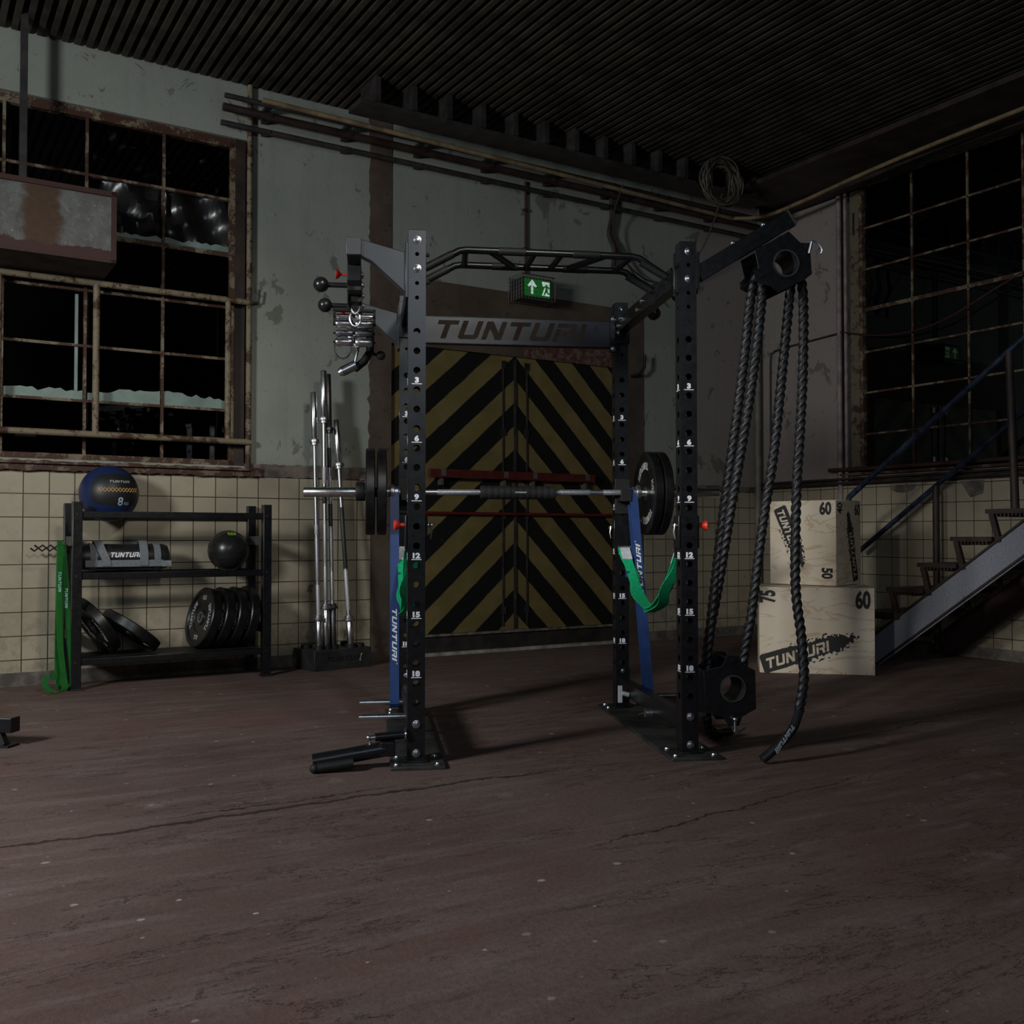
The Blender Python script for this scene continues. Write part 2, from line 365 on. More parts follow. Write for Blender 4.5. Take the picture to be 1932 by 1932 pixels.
# ceiling: boards with slats and joists
b = MB(); b.bx(-8.3, CU+.3, -12, .3, 4.22, 4.4)
for i in range(150):
    x = -7.9+i*.0725; b.bx(x, x+.035, -6, -.02, 4.10, 4.16)
for i in range(9):
    y = -.5-i*.7; b.bx(-8, CU, y-.05, y+.05, 4.14, 4.23)
S(b, 'ceiling', simple('dark_ceiling_boards', (.035, .028, .02), .8, 0, .6, 5))
# annex behind the side window, dark yard behind the left window
b = MB(); b.bx(5.6, 5.8, -6.5, .6, 0, 4.2); b.bx(3.1, 5.8, .5, .6, 0, 4.2); b.bx(3.1, 5.8, -6.5, .6, -.1, 0); b.bx(3.1, 5.8, -6.5, .6, 4.1, 4.2); S(b, 'wall_annex', simple('annex_wall', (.16, .17, .14), .9, 0, .4, 2))
b = MB(); b.bx(-14, 6, 9, 9.2, -.1, 6); S(b, 'wall_outer', simple('yard_wall', (.012, .012, .012), .9, 0, .4, 2))
# tile dado, ledges, baseboards
b = MB(); b.bx(-8, -1.255, -.014, .0, .08, 1.345); S(b, 'trim_1', tile_b)
b = MB(); b.bx(1.375, CU, -.014, 0, .08, 1.345); S(b, 'trim_2', tile_b)
b = MB(); b.bx(CU-.014, CU, -9.5, -.0, .08, 1.365); S(b, 'trim_3', tile_r)
b = MB()
def rough_ledge(x0, x1, z0, z1, y0):
    n = int((x1-x0)/.03); top = [(x0+(x1-x0)*i/n, z1+random.uniform(-.006, .006)) for i in range(n+1)]; bot = [(x0+(x1-x0)*i/n, z0+random.uniform(-.006, .006)) for i in range(n+1)]
    b.loops([bot+top[::-1]], .02-y0, M(((1, 0, 0, 0), (0, 0, 1, y0), (0, 1, 0, 0), (0, 0, 0, 1))))
rough_ledge(-2.2, -1.26, 1.347, 1.44, -.02); rough_ledge(1.37, CU, 1.347, 1.40, -.018); S(b, 'trim_4', simple('dirty_ledge', (.13, .105, .085), .85, 0, .5, 12, .4))
b = MB(); rough_ledge(-8, -2.1, 1.345, 1.405, -.05); b.bx(-8, -2.18, -.075, .1, 1.385, 1.40); S(b, 'trim_5', rustpaint('window_sill_paint', (.17, .12, .085), .40))
b = MB(); b.bx(-8, -1.26, -.02, 0, 0, .085); b.bx(1.372, CU, -.02, 0, 0, .085); S(b, 'baseboard_back', concrete)
b = MB(); b.bx(CU-.02, CU, -9.5, 0, 0, .085); S(b, 'baseboard_right', concrete)
b = MB(); b.bx(CU-.03, CU, -9.5, -.02, 1.372, 1.43); b.bx(CU-.05, CU, -9.5, -.98, 1.455, 1.475); S(b, 'trim_6', rustpaint('side_ledge_paint', (.12, .09, .07), .42))
# portal paint round the door
def ragged(mb, x0, x1, z0, z1, l, r):
    n = int((z1-z0)/.035); rr = random.Random(5)
    f = lambda x, w: [(x+(rr.uniform(-w, w) if rr.random() < .8 else rr.uniform(-2.6*w, 0)), z0+(z1-z0)*i/n) for i in range(n+1)]
    mb.loops([f(x0, l)+f(x1, r)[::-1]], .01, M(((1, 0, 0, 0), (0, 0, 1, -.009), (0, 1, 0, 0), (0, 0, 0, 1))))
b = MB(); ragged(b, -1.262, -1.083, 0, 4.2, .008, .0); b.bx(-1.10, -1.083, -.004, .06, 0, 4.2); S(b, 'trim_7', portal_m)
b = MB(); ragged(b, -1.275, -1.255, .09, 1.35, .022, .0); S(b, 'trim_14', simple('dark_broken_edge', (.03, .022, .016), .9, 0, .5, 20))
b = MB(); b.bx(-1.083, 1.372, -.008, .06, 2.40, 2.925); b.bx(1.178, 1.372, -.008, .06, 0, 2.40); S(b, 'trim_8', portal_m)
b = MB(); b.bx(-1.09, 1.19, -.012, .05, 0, .025); S(b, 'trim_9', simple('worn_threshold', (.34, .31, .26), .6, 0, .4, 8))
b = MB(); b.bx(-1.09, 1.19, .02, .2, .0, .155); S(b, 'trim_10', simple('dark_plinth', (.02, .016, .013), .8, 0, .5, 9))
b = MB(); b.bx(-1.09, 1.19, .0, .02, .15, .168); S(b, 'trim_11', simple('worn_plinth_edge', (.15, .13, .10), .7, 0, .6, 14))
# chevron double door
dr = bpy.data.objects.new('door_1', None); C.objects.link(dr); dr.matrix_basis = RM @ TR(.04, 0, 0); struct(dr)
for x0, x1 in ((-1.125, -.004), (.004, 1.14)):
    q = MB(); q.bx(x0, x1, .02, .07, .17, 2.40); lf = q.build('door_leaf', chev_m, dr)
    s = -1 if x0 < -.5 else 1
    for zz in (2.33, 1.78, 1.10, .33): q = MB(); q.bx(s*.11-.02, s*.11+.02, .008, .02, zz-.03, zz+.03); q.build('hinge', dsteel, lf)
    q = MB(); q.bx(s*.115-.006, s*.115+.006, .01, .02, .2, 2.36); q.build('cover_strip', pipe_d, lf)
q = MB(); q.bx(-.012, .012, .008, .02, .18, 2.38); q.build('astragal', pipe_d, dr)
q = MB(); q.bx(-.82, .76, -.06, -.03, 1.386, 1.452); pb = q.build('push_bar', simple('dark_red_enamel', (.085, .012, .009), .5, 0, .2, 12), dr, bevel=.003)
gbr = simple('grey_bracket', (.09, .09, .08), .6, 0, .2, 30)
for x in (-.7, -.13, .15, .68): q = MB(); q.bx(x-.02, x+.02, -.064, -.028, 1.40, 1.45); q.bx(x-.012, x+.012, -.034, .02, 1.33, 1.42); q.build('bracket', gbr, pb)
q = MB(); q.cyl((-1.05, -.015, 1.11), (1.1, -.015, 1.11), .012); q.build('latch_rod', simple('red_rod', (.12, .01, .008), .5, 0, .2, 12), dr)
# ------------------------------------------------------------------ left window
w = bpy.data.objects.new('window_1', None); C.objects.link(w); w.matrix_basis = RM; struct(w)
us = [-2.284-.0, -2.752, -3.238, -3.722, -4.206, -4.69, -5.17]
zs = [1.45, 1.808, 2.166, 2.53, 2.90, 3.29, 3.66]
q = MB(); q.bx(-5.5, -2.19, .03, .08, 1.40, 1.46); q.bx(-5.5, -2.19, .03, .08, 3.66, 3.72); q.bx(-2.305, -2.268, .03, .08, 1.4, 3.72); q.build('frame', beige, w)
q = MB(); q.bx(-2.27, -2.2, .02, .2, 1.4, 3.72); q.build('reveal', brownp, w)
for x in us[1:]:
    q = MB(); q.bx(x-.009, x+.009, .035, .07, 1.45, 3.68); q.build('mullion', beige, w)
for z in zs[1:-1]:
    hh = .016 if z == 2.90 else .009
    q = MB(); q.bx(-5.5, -2.29, .037, .072, z-hh, z+hh); q.build('glazing_bar', beige, w)
for i in range(len(us)-1):
    for j in range(len(zs)-1):
        if (j == 1 and i < 3) or (j == 4 and i < 2) or (i, j) in ((2, 2), (1, 3)): continue
        q = MB(); q.bx(us[i+1]+.01, us[i]-.01, .052, .056, zs[j]+.01, zs[j+1]-.01); q.build('pane', glass, w)
def shardp(x0, x1, z0, h0, h1, n=14, seed=1):
    rr = random.Random(seed); top = [(x0+(x1-x0)*i/n, z0+h0+(h1-h0)*i/n+rr.uniform(-.012, .014)) for i in range(n+1)]
    q = MB(); q.loops([[(x0, z0), (x1, z0)]+top[::-1]], .004, M(((1, 0, 0, 0), (0, 0, 1, .046), (0, 1, 0, 0), (0, 0, 0, 1)))); q.build('broken_pane', shard, w)
shardp(-2.74, -2.31, 1.815, .10, .055, seed=3); shardp(-3.22, -2.765, 1.815, .055, .10, seed=4); shardp(-3.71, -3.25, 1.815, .05, .06, seed=5)
shardp(-2.74, -2.31, 2.915, .035, .04, seed=6); shardp(-3.22, -2.765, 2.915, .035, .035, seed=7); shardp(-3.64, -3.52, 1.56, .03, .02, 6, seed=8)
q = MB(); q.bx(-3.30, -3.28, .048, .054, 1.83, 2.5); q.build('broken_pane', shard, w)
for k, (x0, x1) in enumerate(((-2.73, -2.3), (-3.21, -2.77))):         # loose black plastic sheeting behind the upper panes
    vs = []; fs = []; nx, nz = 14, 12
    for i in range(nx+1):
        for j in range(nz+1):
            u, t = i/nx, j/nz
            vs.append((x0+(x1-x0)*u, .10+.035*sin(9*u+7*t*(1+k))+.02*sin(17*t-6*u), 2.93+.72*t))
    for i in range(nx):
        for j in range(nz): a = i*(nz+1)+j; fs.append((a, a+1, a+nz+2, a+nz+1))
    q = MB(); q.add(vs, fs); q.build('plastic_sheet', plastic, w, recalc=False)
# guard pipes in front of the window
gd = bpy.data.objects.new('window_guard', None); C.objects.link(gd); gd.matrix_basis = RM; tag(gd, 'flaking beige pipe guard rail across the front of the dark factory window', 'guard rail')
for z in (2.562, 1.585):
    q = MB(); q.cyl((-5.5, -.05, z), (-2.17, -.05, z), .021, n=14); q.build('rail', beige2, gd)
for x in (-3.185, -2.335, -3.75, -4.6):
    q = MB(); q.cyl((x, -.05, 1.585), (x, -.05, 2.562), .021, n=14); q.build('post', beige2, gd)
q = MB(); q.cyl((-2.185, -.03, 1.40), (-2.185, -.03, 4.1), .02, n=14); q.build('side_post', beige2, gd)
q = MB(); q.cyl((-2.17, -.05, 2.562), (-2.17, .0, 2.562), .012, n=10); q.tube([(-2.17, -.03, 2.562), (-2.12, -.04, 2.575), (-2.115, -.045, 2.66)], .007, 8); q.build('hook', pipe_d, gd)
# ------------------------------------------------------------------ right window
w2 = bpy.data.objects.new('window_2', None); C.objects.link(w2); w2.matrix_basis = RM @ TR(CU, 0, 0); struct(w2)
ws = [1.227, 1.70, 2.204, 2.655, 3.15, 3.65, 4.15]; z2 = [1.47, 1.807, 2.163, 2.515, 2.881, 3.231, 3.59, 3.95]
q = MB(); q.bx(.0, .08, -5.2, -1.19, 1.45, 1.48); q.bx(.0, .08, -5.2, -1.19, 3.95, 4.1); q.bx(.0, .07, -1.225, -1.19, 1.45, 4.1); q.build('frame', beige, w2)
q = MB(); q.bx(-.005, .08, -1.19, -1.10, 1.43, 3.98); q.build('jamb', rustpaint('ochre_jamb', (.16, .13, .085), .5), w2)
q = MB(); q.bx(-.006, .0, -1.15, -1.13, 3.55, 3.75); q.build('jamb_plate', blkm, w2)
for x in ws[1:]:
    q = MB(); q.bx(.02, .05, -x-.0085, -x+.0085, 1.47, 3.96); q.build('mullion', beige, w2)
for z in z2[1:-1]:
    hh = .016 if z == 2.881 else .008
    q = MB(); q.bx(.02, .052, -4.2, -1.225, z-hh, z+hh); q.build('glazing_bar', beige, w2)
for i in range(len(ws)-1):
    for j in range(len(z2)-1):
        q = MB(); q.bx(.032, .036, -ws[i+1]+.009, -ws[i]-.009, z2[j]+.009, z2[j+1]-.009); q.build('pane', glass, w2)
b = MB(); b.cyl((CU-.03, -1.0, .6), (CU-.03, -1.0, 3.99), .022, n=14); b.cyl((CU-.03, -1.07, 1.4), (CU-.03, -1.07, 3.99), .016, n=12)
tag(b.build('wall_pipe', simple('pinkish_pipe', (.26, .2, .19), .6, 0, .3, 9), None, RM), 'pale vertical pipes on the plaster beside the side window', 'pipe')
b = MB(); b.cyl((CU-.07, -.06, .1), (CU-.07, -.06, 3.85), .03, n=14)
tag(b.build('corner_pipe', simple('grey_olive_pipe', (.17, .155, .12), .6, 0, .3, 9), None, RM), 'thick upright pipe in the corner behind the climbing ropes', 'pipe')
b = MB(); b.tube(smoothpath([(CU-.012, -.17, 1.42), (CU-.012, -.17, 2.55), (CU-.012, -.20, 2.66), (CU-.012, -.32, 2.69), (CU-.012, -1.02, 2.72)], .05), .009, 8)
tag(b.build('conduit', pipe_d, None, RM), 'thin dark conduit bending across the pinkish side wall', 'conduit')
b = MB(); b.tube(smoothpath([(CU-.04, -1.02, 2.72), (CU-.05, -1.5, 2.61), (CU-.05, -2.0, 2.63), (CU-.05, -2.6, 2.84), (CU-.05, -3.4, 3.1)], .06), .007, 8)
tag(b.build('cable', simple('dark_red_cable', (.05, .012, .01), .5), None, RM), 'sagging dark red cable in front of the side window', 'cable')
b = MB(); b.tube(smoothpath([(CU-.06, -.9, 1.51), (CU-.06, -2, 1.505), (CU-.06, -5, 1.52)], .2), .018, 10)
tag(b.build('sill_pipe', redrust, None, RM), 'rusty red pipe running under the side window', 'pipe')
for i, (dz, dy, r) in enumerate(((1.39, .06, .013), (1.425, .075, .010))):
    b = MB(); b.cyl((CU-dy, -.1, dz), (CU-dy, -8, dz+.01), r, n=10)
    tag(b.build('ledge_pipe', pipe_d, None, RM), ['lower dark cable pipe along the tile ledge of the side wall', 'thin upper cable pipe along the tile ledge of the side wall'][i], 'pipe')
# wall hook by the rack, conduit down to the exit sign
b = MB(); b.cyl((1.28, 0, 2.36), (1.28, -.07, 2.36), .01, n=8); b.tube([(1.21, -.03, 2.335), (1.28, -.07, 2.36), (1.33, -.075, 2.42), (1.335, -.075, 2.53)], .012, 8)
tag(b.build('wall_hook', blkm, None, RM), 'black bent hook on the brown door frame', 'hook')
b = MB(); b.cyl((.12, -.02, 3.1), (.12, -.02, 3.86), .011, n=8)
for z in (3.3, 3.62): b.bx(.1, .14, -.032, 0, z-.01, z+.01)
tag(b.build('sign_conduit', simple('dark_red_conduit', (.05, .02, .016), .6), None, RM), 'dark vertical conduit feeding the exit sign', 'conduit')
# exit sign
ex = thing('exit_sign', 'lit green exit sign in a wire cage above the chevron door', 'sign', RM @ TR(.12, -.004, 2.935))
q = MB(); q.bx(-.145, .145, -.19, 0, -.082, .082); q.build('housing', simple('sign_housing', (.03, .03, .028), .6), ex, bevel=.008)
q = MB(); q.bx(-.125, .125, -.196, -.188, -.07, .07); q.build('lit_panel', exit_g, ex)
q = MB(); Fm = M(((1, 0, 0, 0), (0, 0, -1, -.197), (0, 1, 0, 0), (0, 0, 0, 1)))
q.loops([[(-.093, -.058), (-.07, -.058), (-.07, .025), (-.045, .0), (-.03, .015), (-.078, .066), (-.084, .066), (-.132, .015), (-.117, .0), (-.093, .025)]], .002, Fm @ SC(.85, .92, 1) @ TR(.018, 0, 0))
q.loops([[(.03, .062), (.115, .062), (.115, .02), (.095, .03), (.085, .05), (.07, .03), (.045, .02), (.035, .035)]], .002, Fm @ SC(.85, .92, 1) @ TR(.018, 0, 0))
q.loops([[(.03, -.06), (.045, -.06), (.075, .01), (.06, .012)]], .002, Fm @ SC(.85, .92, 1) @ TR(.018, 0, 0)); q.loops([[(.095, .01), (.115, .005), (.115, -.03), (.1, -.03)]], .002, Fm @ SC(.85, .92, 1) @ TR(.018, 0, 0))
q.loops([[(.052, -.06), (.115, -.06), (.115, -.045), (.09, -.042), (.08, -.028), (.07, -.045)]], .002, Fm @ SC(.85, .92, 1) @ TR(.018, 0, 0)); q.build('symbol', exit_w, ex)
q = MB()
for i in range(11):
    x = -.16+i*.32/10; q.cyl((x, -.21, -.098), (x, -.21, .098), .0011, n=5); q.cyl((x, -.21, -.098), (x, 0, -.098), .0018, n=5); q.cyl((x, -.21, .098), (x, 0, .098), .0018, n=5)
for i in range(7):
    z = -.098+i*.196/6; q.cyl((-.16, -.21, z), (.16, -.21, z), .0011, n=5)
    for x in (-.16, .16): q.cyl((x, -.21, z), (x, 0, z), .0024, n=5)
for x in (-.16, .16):
    for i in range(6): q.cyl((x, -.21+i*.04, -.098), (x, -.21+i*.04, .098), .0024, n=5)
for z in (-.098, .098): q.cyl((-.16, -.21, z), (.16, -.21, z), .005, n=6)
q.build('wire_cage', simple('cage_wire', (.12, .11, .1), .5, .5), ex)
# ceiling services
for i, (v, z, r, m, l) in enumerate(((.07, 3.78, .02, pipe_d, 'lowest dark pipe along the top of the back wall'), (.12, 3.87, .028, brownp, 'thick brown pipe along the top of the back wall'), (.16, 3.935, .018, pipe_d, 'topmost dark pipe along the back wall under the ceiling'))):
    b = MB(); b.cyl((-2.4, -v, z), (CU-.02, -v, z), r, n=12)
    for k in range(8): b.bx(-2.1+k*.6, -2.06+k*.6, -v-r-.006, 0, z-.012, z+.012)
    tag(b.build('ceiling_pipe', m, None, RM), l, 'pipe', None)
b = MB(); b.tube(smoothpath([(-2.2, -.36, 3.87), (.0, -.36, 3.84), (1.9, -.36, 3.80), (2.15, -.37, 3.80), (2.32, -.55, 3.80), (2.36, -.9, 3.82), (2.38, -2.2, 3.9), (2.38, -5.5, 3.95)], .12), .017, 10)
tag(b.build('ceiling_pipe', tan, None, RM), 'tan pipe bending round the corner under the ceiling', 'pipe')
b = MB(); b.bx(-1.6, 2.3, -.62, -.40, 3.90, 3.93)
for k in range(14): b.bx(-1.5+k*.28, -1.46+k*.28, -.64, -.38, 3.93, 4.1)
tag(b.build('cable_tray', pipe_d, None, RM), 'dark cable tray hung below the ceiling along the back wall', 'cable tray')
b = MB(); b.bx(2.0, 2.75, -6, -.4, 3.96, 4.0); b.bx(2.62, 2.72, -6, -.2, 3.92, 4.02); tag(b.build('cable_tray', brownp, None, RM), 'rusty brown beam tray above the side wall', 'cable tray')
b = MB(); rr = random.Random(3)
for k in range(12):
    ox, oy, R = rr.uniform(-.03, .03), rr.uniform(-.03, .03), rr.uniform(.13, .21)
    b.tube([(1.52+ox+R*cos(a*pi/12), -.85+oy+.02*sin(a*pi/4+k), 3.86+R*sin(a*pi/12)+.01*k/12) for a in range(24)], .007, 6, closed=True)
tag(b.build('cable_coil', simple('grey_cable', (.085, .07, .05), .6), None, RM), 'coil of loose cable hanging from the ceiling above the rack', 'cable')
b = MB(); b.tube(smoothpath([(.92, -.3, 3.9), (.95, -.12, 3.62), (1.15, -.08, 3.30), (1.45, -.10, 3.18), (1.72, -.2, 3.30), (1.80, -.4, 3.6), (1.79, -.6, 3.95)], .06), .007, 8)
tag(b.build('hanging_cable', pipe_d, None, RM), 'thin dark cable hanging in a loop against the back wall', 'cable')
b = MB(); b.tube(smoothpath([(.98, -.06, 3.86), (.99, -.05, 3.7), (.96, -.05, 3.55), (1.02, -.05, 3.42), (1.0, -.05, 3.25)], .04), .02, 8); b.tube(smoothpath([(1.0, -.06, 3.5), (1.2, -.07, 3.25), (1.5, -.08, 3.0)], .06), .007, 6)
tag(b.build('frayed_cable', brownp, None, RM), 'short frayed bundle dangling from the ceiling pipes', 'cable')
# heater box
h = thing('air_duct', 'rusted grey sheet metal duct box hanging before the window', 'duct', RM @ TR(-3.14, -.45, 2.6))
q = MB(); q.bx(-2.4, 0, 0, .45, 0, .44); q.build('casing', simple('brown_casing', (.055, .04, .03), .7, 0, .4, 7), h)
q = MB(); q.bx(-2.35, -.03, -.003, .0, .02, .405); q.build('face_panel', heat_m, h)
q = MB(); q.bx(-2.4, 0, -.014, .004, .41, .44); q.bx(-2.4, 0, -.014, .004, 0, .02); q.bx(-.03, 0, -.014, .004, 0, .44); q.build('rim', redrust, h)
for x in (-.5, -2.0): q = MB(); q.bx(x-.02, x+.02, .2, .24, .44, 1.56); q.build('hanger', pipe_d, h)
# ------------------------------------------------------------------ bumper plates (local z = axis, origin at the centre)
def bumper(name, label, R, t, mat, group, seed=0, two=True):
    o = thing(name, label, 'weight plate', mat, group)
    q = MB(); h = t/2
    q.lathe([(.027, -h*.75), (.05, -h*.75), (.052, -h*.55), (R*.47, -h*.55), (R*.5, -h*.72), (R*.83, -h*.72), (R*.86, -h), (R*.975, -h), (R, -h*.8), (R, h*.8), (R*.975, h), (R*.86, h),
             (R*.83, h*.72), (R*.5, h*.72), (R*.47, h*.55), (.052, h*.55), (.05, h*.75), (.027, h*.75)], None, 56, closed=True)
    q.build('disc', blk2, o)
    q = MB(); q.lathe([(.0255, -h*.8), (.036, -h*.8), (.036, h*.8), (.0255, h*.8)], None, 32, closed=True); q.build('hub_ring', steel, o)
    q = MB()
    for sgn in (1, -1):
        Fm = M.Identity(4) if sgn > 0 else RX(180)
        for base, w_ in ((90, 1), (-90, -1)):
            x = -3.3
            for ch in 'TUNTURI':
                w, ls = GL[ch]; a = base-w_*(x+w/2)*11
                m = Fm @ RZ(a-90 if w_ > 0 else a+90) @ TR(0, R*.66*w_, h*.72) @ SC(R*.135, R*.17, 1)
                for l in ls: q.loops([[(p[0]-w/2, p[1]-.5) for p in l]], .0012, m)
                x += w+.16
        for a in (0, 180): text(q, 'KG', R*.2, Fm @ RZ(a) @ TR(0, 0, 0) @ TR(R*.66, 0, h*.72) @ RZ(-90), .0012, 1., .02)
    q.build('lettering', greyp, o); return o
# ------------------------------------------------------------------ storage shelf
SH = RM @ TR(-3.335, -.375, 0)               # x along the wall, y to the wall
L = 1.172; D = .345
sh = thing('storage_rack', 'low black steel storage rack with three tiers against the tiled wall', 'rack', SH)
for x in (0, L):
    for y in (0, D):
        q = MB(); q.bx(x-.028, x+.028, y-.028, y+.028, .008, 1.14); p = q.build('post', blk, sh, bevel=.003)
        q = MB(); q.bx(x-.034, x+.034, y-.034, y+.034, 0, .012); q.build('foot', blkm, p)
        if y == 0:
            for z in (.17, .69, 1.065): q = MB(); q.cyl((x-.006, -.028, z), (x-.006, -.034, z), .009, n=8); q.build('bolt', blkm, p)
for z in (.9, .32):
    for x in (0, L): q = MB(); q.bx(x-.02, x+.02, .028, D-.028, z-.03, z+.03); q.build('side_brace', simple('grey_brace', (.07, .07, .065), .5), sh, bevel=.002)
tiers = (.17, .69, 1.065)
for z in tiers:
    for y in (0.0, D):
        q = MB(); zz = z if y == 0 else z+(.0 if z > .2 else .0)
        q.bx(.028, L-.028, y-.02, y+.02, zz-.022, zz+.019); q.build('rail', blk, sh, bevel=.004)
q = MB(); q.bx(.03, L-.03, .018, D-.018, .18, .1885); q.build('shelf_deck', blkm, sh)
# items on the shelf
wb = thing('wall_ball', 'navy and black lace-seamed medicine ball on top of the storage rack', 'exercise ball', SH @ TR(.21, .17, 1.2))
R = .178; q = MB(); q.sphere((0, 0, 0), R, 40)
g = G('navy_and_black_vinyl'); x, y, z = g.xyz(g.obj())
lo = g.ma('SUBTRACT', g.ma('ARCTAN2', x, g.ma('MULTIPLY', y, -1)), .15); la = g.ma('SUBTRACT', g.ma('ARCSINE', g.ma('DIVIDE', z, R)), .12)
e = g.ma('ADD', g.ma('POWER', g.ma('ABSOLUTE', g.ma('DIVIDE', lo, .95)), 2.6), g.ma('POWER', g.ma('ABSOLUTE', g.ma('DIVIDE', la, .6)), 5.))
bb = q.build('shell', g.fin(g.mix(g.ramp(e, 1.02, .98), (.009, .021, .08), (.014, .014, .015)), .45), wb)
q = MB()
def onball(p, r, lon0=.12, lat0=.0):
    lo, la = p[0]/r+lon0, p[1]/r+lat0; return V((r*sin(lo)*cos(la), -r*cos(lo)*cos(la), r*sin(la)))
pts = []
for k in range(12):
    x = -.12+k*.27/12
    for s in (1, -1): q.tube([onball((x, .018+s*.013), R+.002), onball((x+.27/12, .018-s*.013), R+.002)], .0022, 5)
q.build('lacing', orange, wb)
def balltext(mb, verts, faces, dx, dy, r): mb.add([onball((v[0]+dx, v[1]+dy), r+v[2]) for v in verts], faces)
q = MB(); t = MB(); addlogo(t, .016, M.Identity(4), .001, fit=.15); balltext(q, t.v, t.f, .02, .072, R+.001); q.build('logo', greyp, wb)
q = MB(); t = MB(); text(t, '8', .075, M.Identity(4), .001, .95, .02); balltext(q, t.v, t.f, .02, -.055, R+.001); t = MB(); text(t, 'KG', .026, M.Identity(4), .001, 1., .02); balltext(q, t.v, t.f, .065, -.068, R+.001); q.build('number', simple('pale_blue_print', (.33, .42, .5), .6), wb)
sb = tag(MB().sphere((0, 0, 0), .135, 40).build('slam_ball', simple('black_textured_rubber', (.018, .018, .018), .3, 0, .2, 60, .08), None, SH @ TR(.967, .17, .835)), 'round black slam ball at the right end of the middle shelf', 'exercise ball')
q = MB(); q.tube([(.1352*cos(a*pi/24), .1352*sin(a*pi/24)*cos(.3), -.04+.1352*sin(a*pi/24)*sin(.3)) if False else V((sqrt(.135**2-.045**2)*cos(a*pi/24), sqrt(.135**2-.045**2)*sin(a*pi/24), -.045)) for a in range(48)], .002, 5, closed=True); q.build('seam', blkm, sb)
q = MB(); t = MB()
for k in range(3): t.loops([ring(-.02+.02*k, 0, .009, 10)], .001)
t.loops([[(-.03, -.012), (.03, -.012), (.02, -.02), (-.02, -.02)]], .001)
q.add([V((v[0], -(.1365+v[2])*cos(1.0+v[1]/.135), (.1365+v[2])*sin(1.0+v[1]/.135))) for v in t.v], t.f); q.build('emblem', simple('lime_print', (.22, .42, .03), .6), sb)
# sandbag
sg = thing('power_bag', 'black cylindrical sandbag with grey straps on the middle shelf', 'sandbag', SH @ TR(.30, .16, .716))
q = MB(); RB = .083
prof = [(.004, -.27), (.05, -.272), (.073, -.262), (RB, -.235), (RB*1.01, -.1), (RB*.985, 0), (RB*1.01, .1), (RB, .235), (.073, .262), (.05, .272), (.004, .27)]
q.lathe(prof, TR(0, 0, RB) @ RY(90), 32); q.build('body', vinyl, sg)
def hoop(x, w, a0=-200, a1=160, r=RB+.003, dx=0, name='strap'):
    q = MB(); n = 26; q.strip([(x+dx*i/n, -r*cos(radians(a0+(a1-a0)*i/n)), RB+r*sin(radians(a0+(a1-a0)*i/n))) for i in range(n+1)], (w, 0, 0), .004); return q.build(name, grey, sg)
hoop(-.19, .04); hoop(.19, .04)
q = MB(); q.strip([(x, -RB-.006, RB-.038+.0*x) for x in (-.24, -.1, .0, .1, .22)], (0, .0, .042), .004); q.build('side_strap', grey, sg)
for x, d in ((-.115, -.045), (.105, 0)):
    q = MB(); q.strip(smoothpath([(x, -RB-.012, .03), (x+d*.2, -RB-.013, .075), (x+d*.7, -RB+.0, .13), (x+d, -RB+.035, .178), (x+d*1.1, -.02, .185), (x+d, .02, .172)], .02), (.05, 0, 0), .005); q.build('handle', grey, sg)
q = MB(); q.bx(.215, .272, -RB-.012, -RB+.02, .022, .06); q.build('end_patch', simple('light_grey_patch', (.2, .23, .24), .7), sg)
q = MB(); Fm = M(((1, 0, 0, 0), (0, 0, -1, 0), (0, 1, 0, 0), (0, 0, 0, 1)))
t = MB(); addlogo(t, .03, M.Identity(4), .001, fit=.185); q.add([V((v[0]-.005, -(RB+.003+v[2])*cos(v[1]/RB+.18), RB+(RB+.003+v[2])*sin(v[1]/RB+.18))) for v in t.v], t.f); q.build('logo', white, sg)
# plates on the bottom tier
def leanm(u, v, z, tilt, yaw): return SH @ TR(u, v, z) @ RZ(yaw) @ RY(tilt)
gp = 'bumper plates on the bottom tier of the storage rack'
RP = .2
p0 = bumper('bumper_plate', 'lettered bumper plate at the left front of the right-hand row on the bottom tier', RP, .062, leanm(.80, .150, .392, -76, 9), gp)
dup(p0, leanm(.892, .15, .392, -77, 8), 'black bumper plate second in the right-hand row, just behind the lettered one', gp)
dup(p0, leanm(.982, .152, .392, -78, 7), 'black bumper plate third in the right-hand row on the bottom tier', gp)
dup(p0, leanm(1.068, .152, .393, -80, 6), 'black bumper plate last in the right-hand row, against the right post', gp)
dup(p0, leanm(.135, .15, .373, 55, 10), 'black bumper plate leaning steeply by the left post on the bottom tier', gp)
dup(p0, leanm(.345, .15, .334, 37, 6), 'black bumper plate leaning low against the steep plate on the bottom tier', gp)
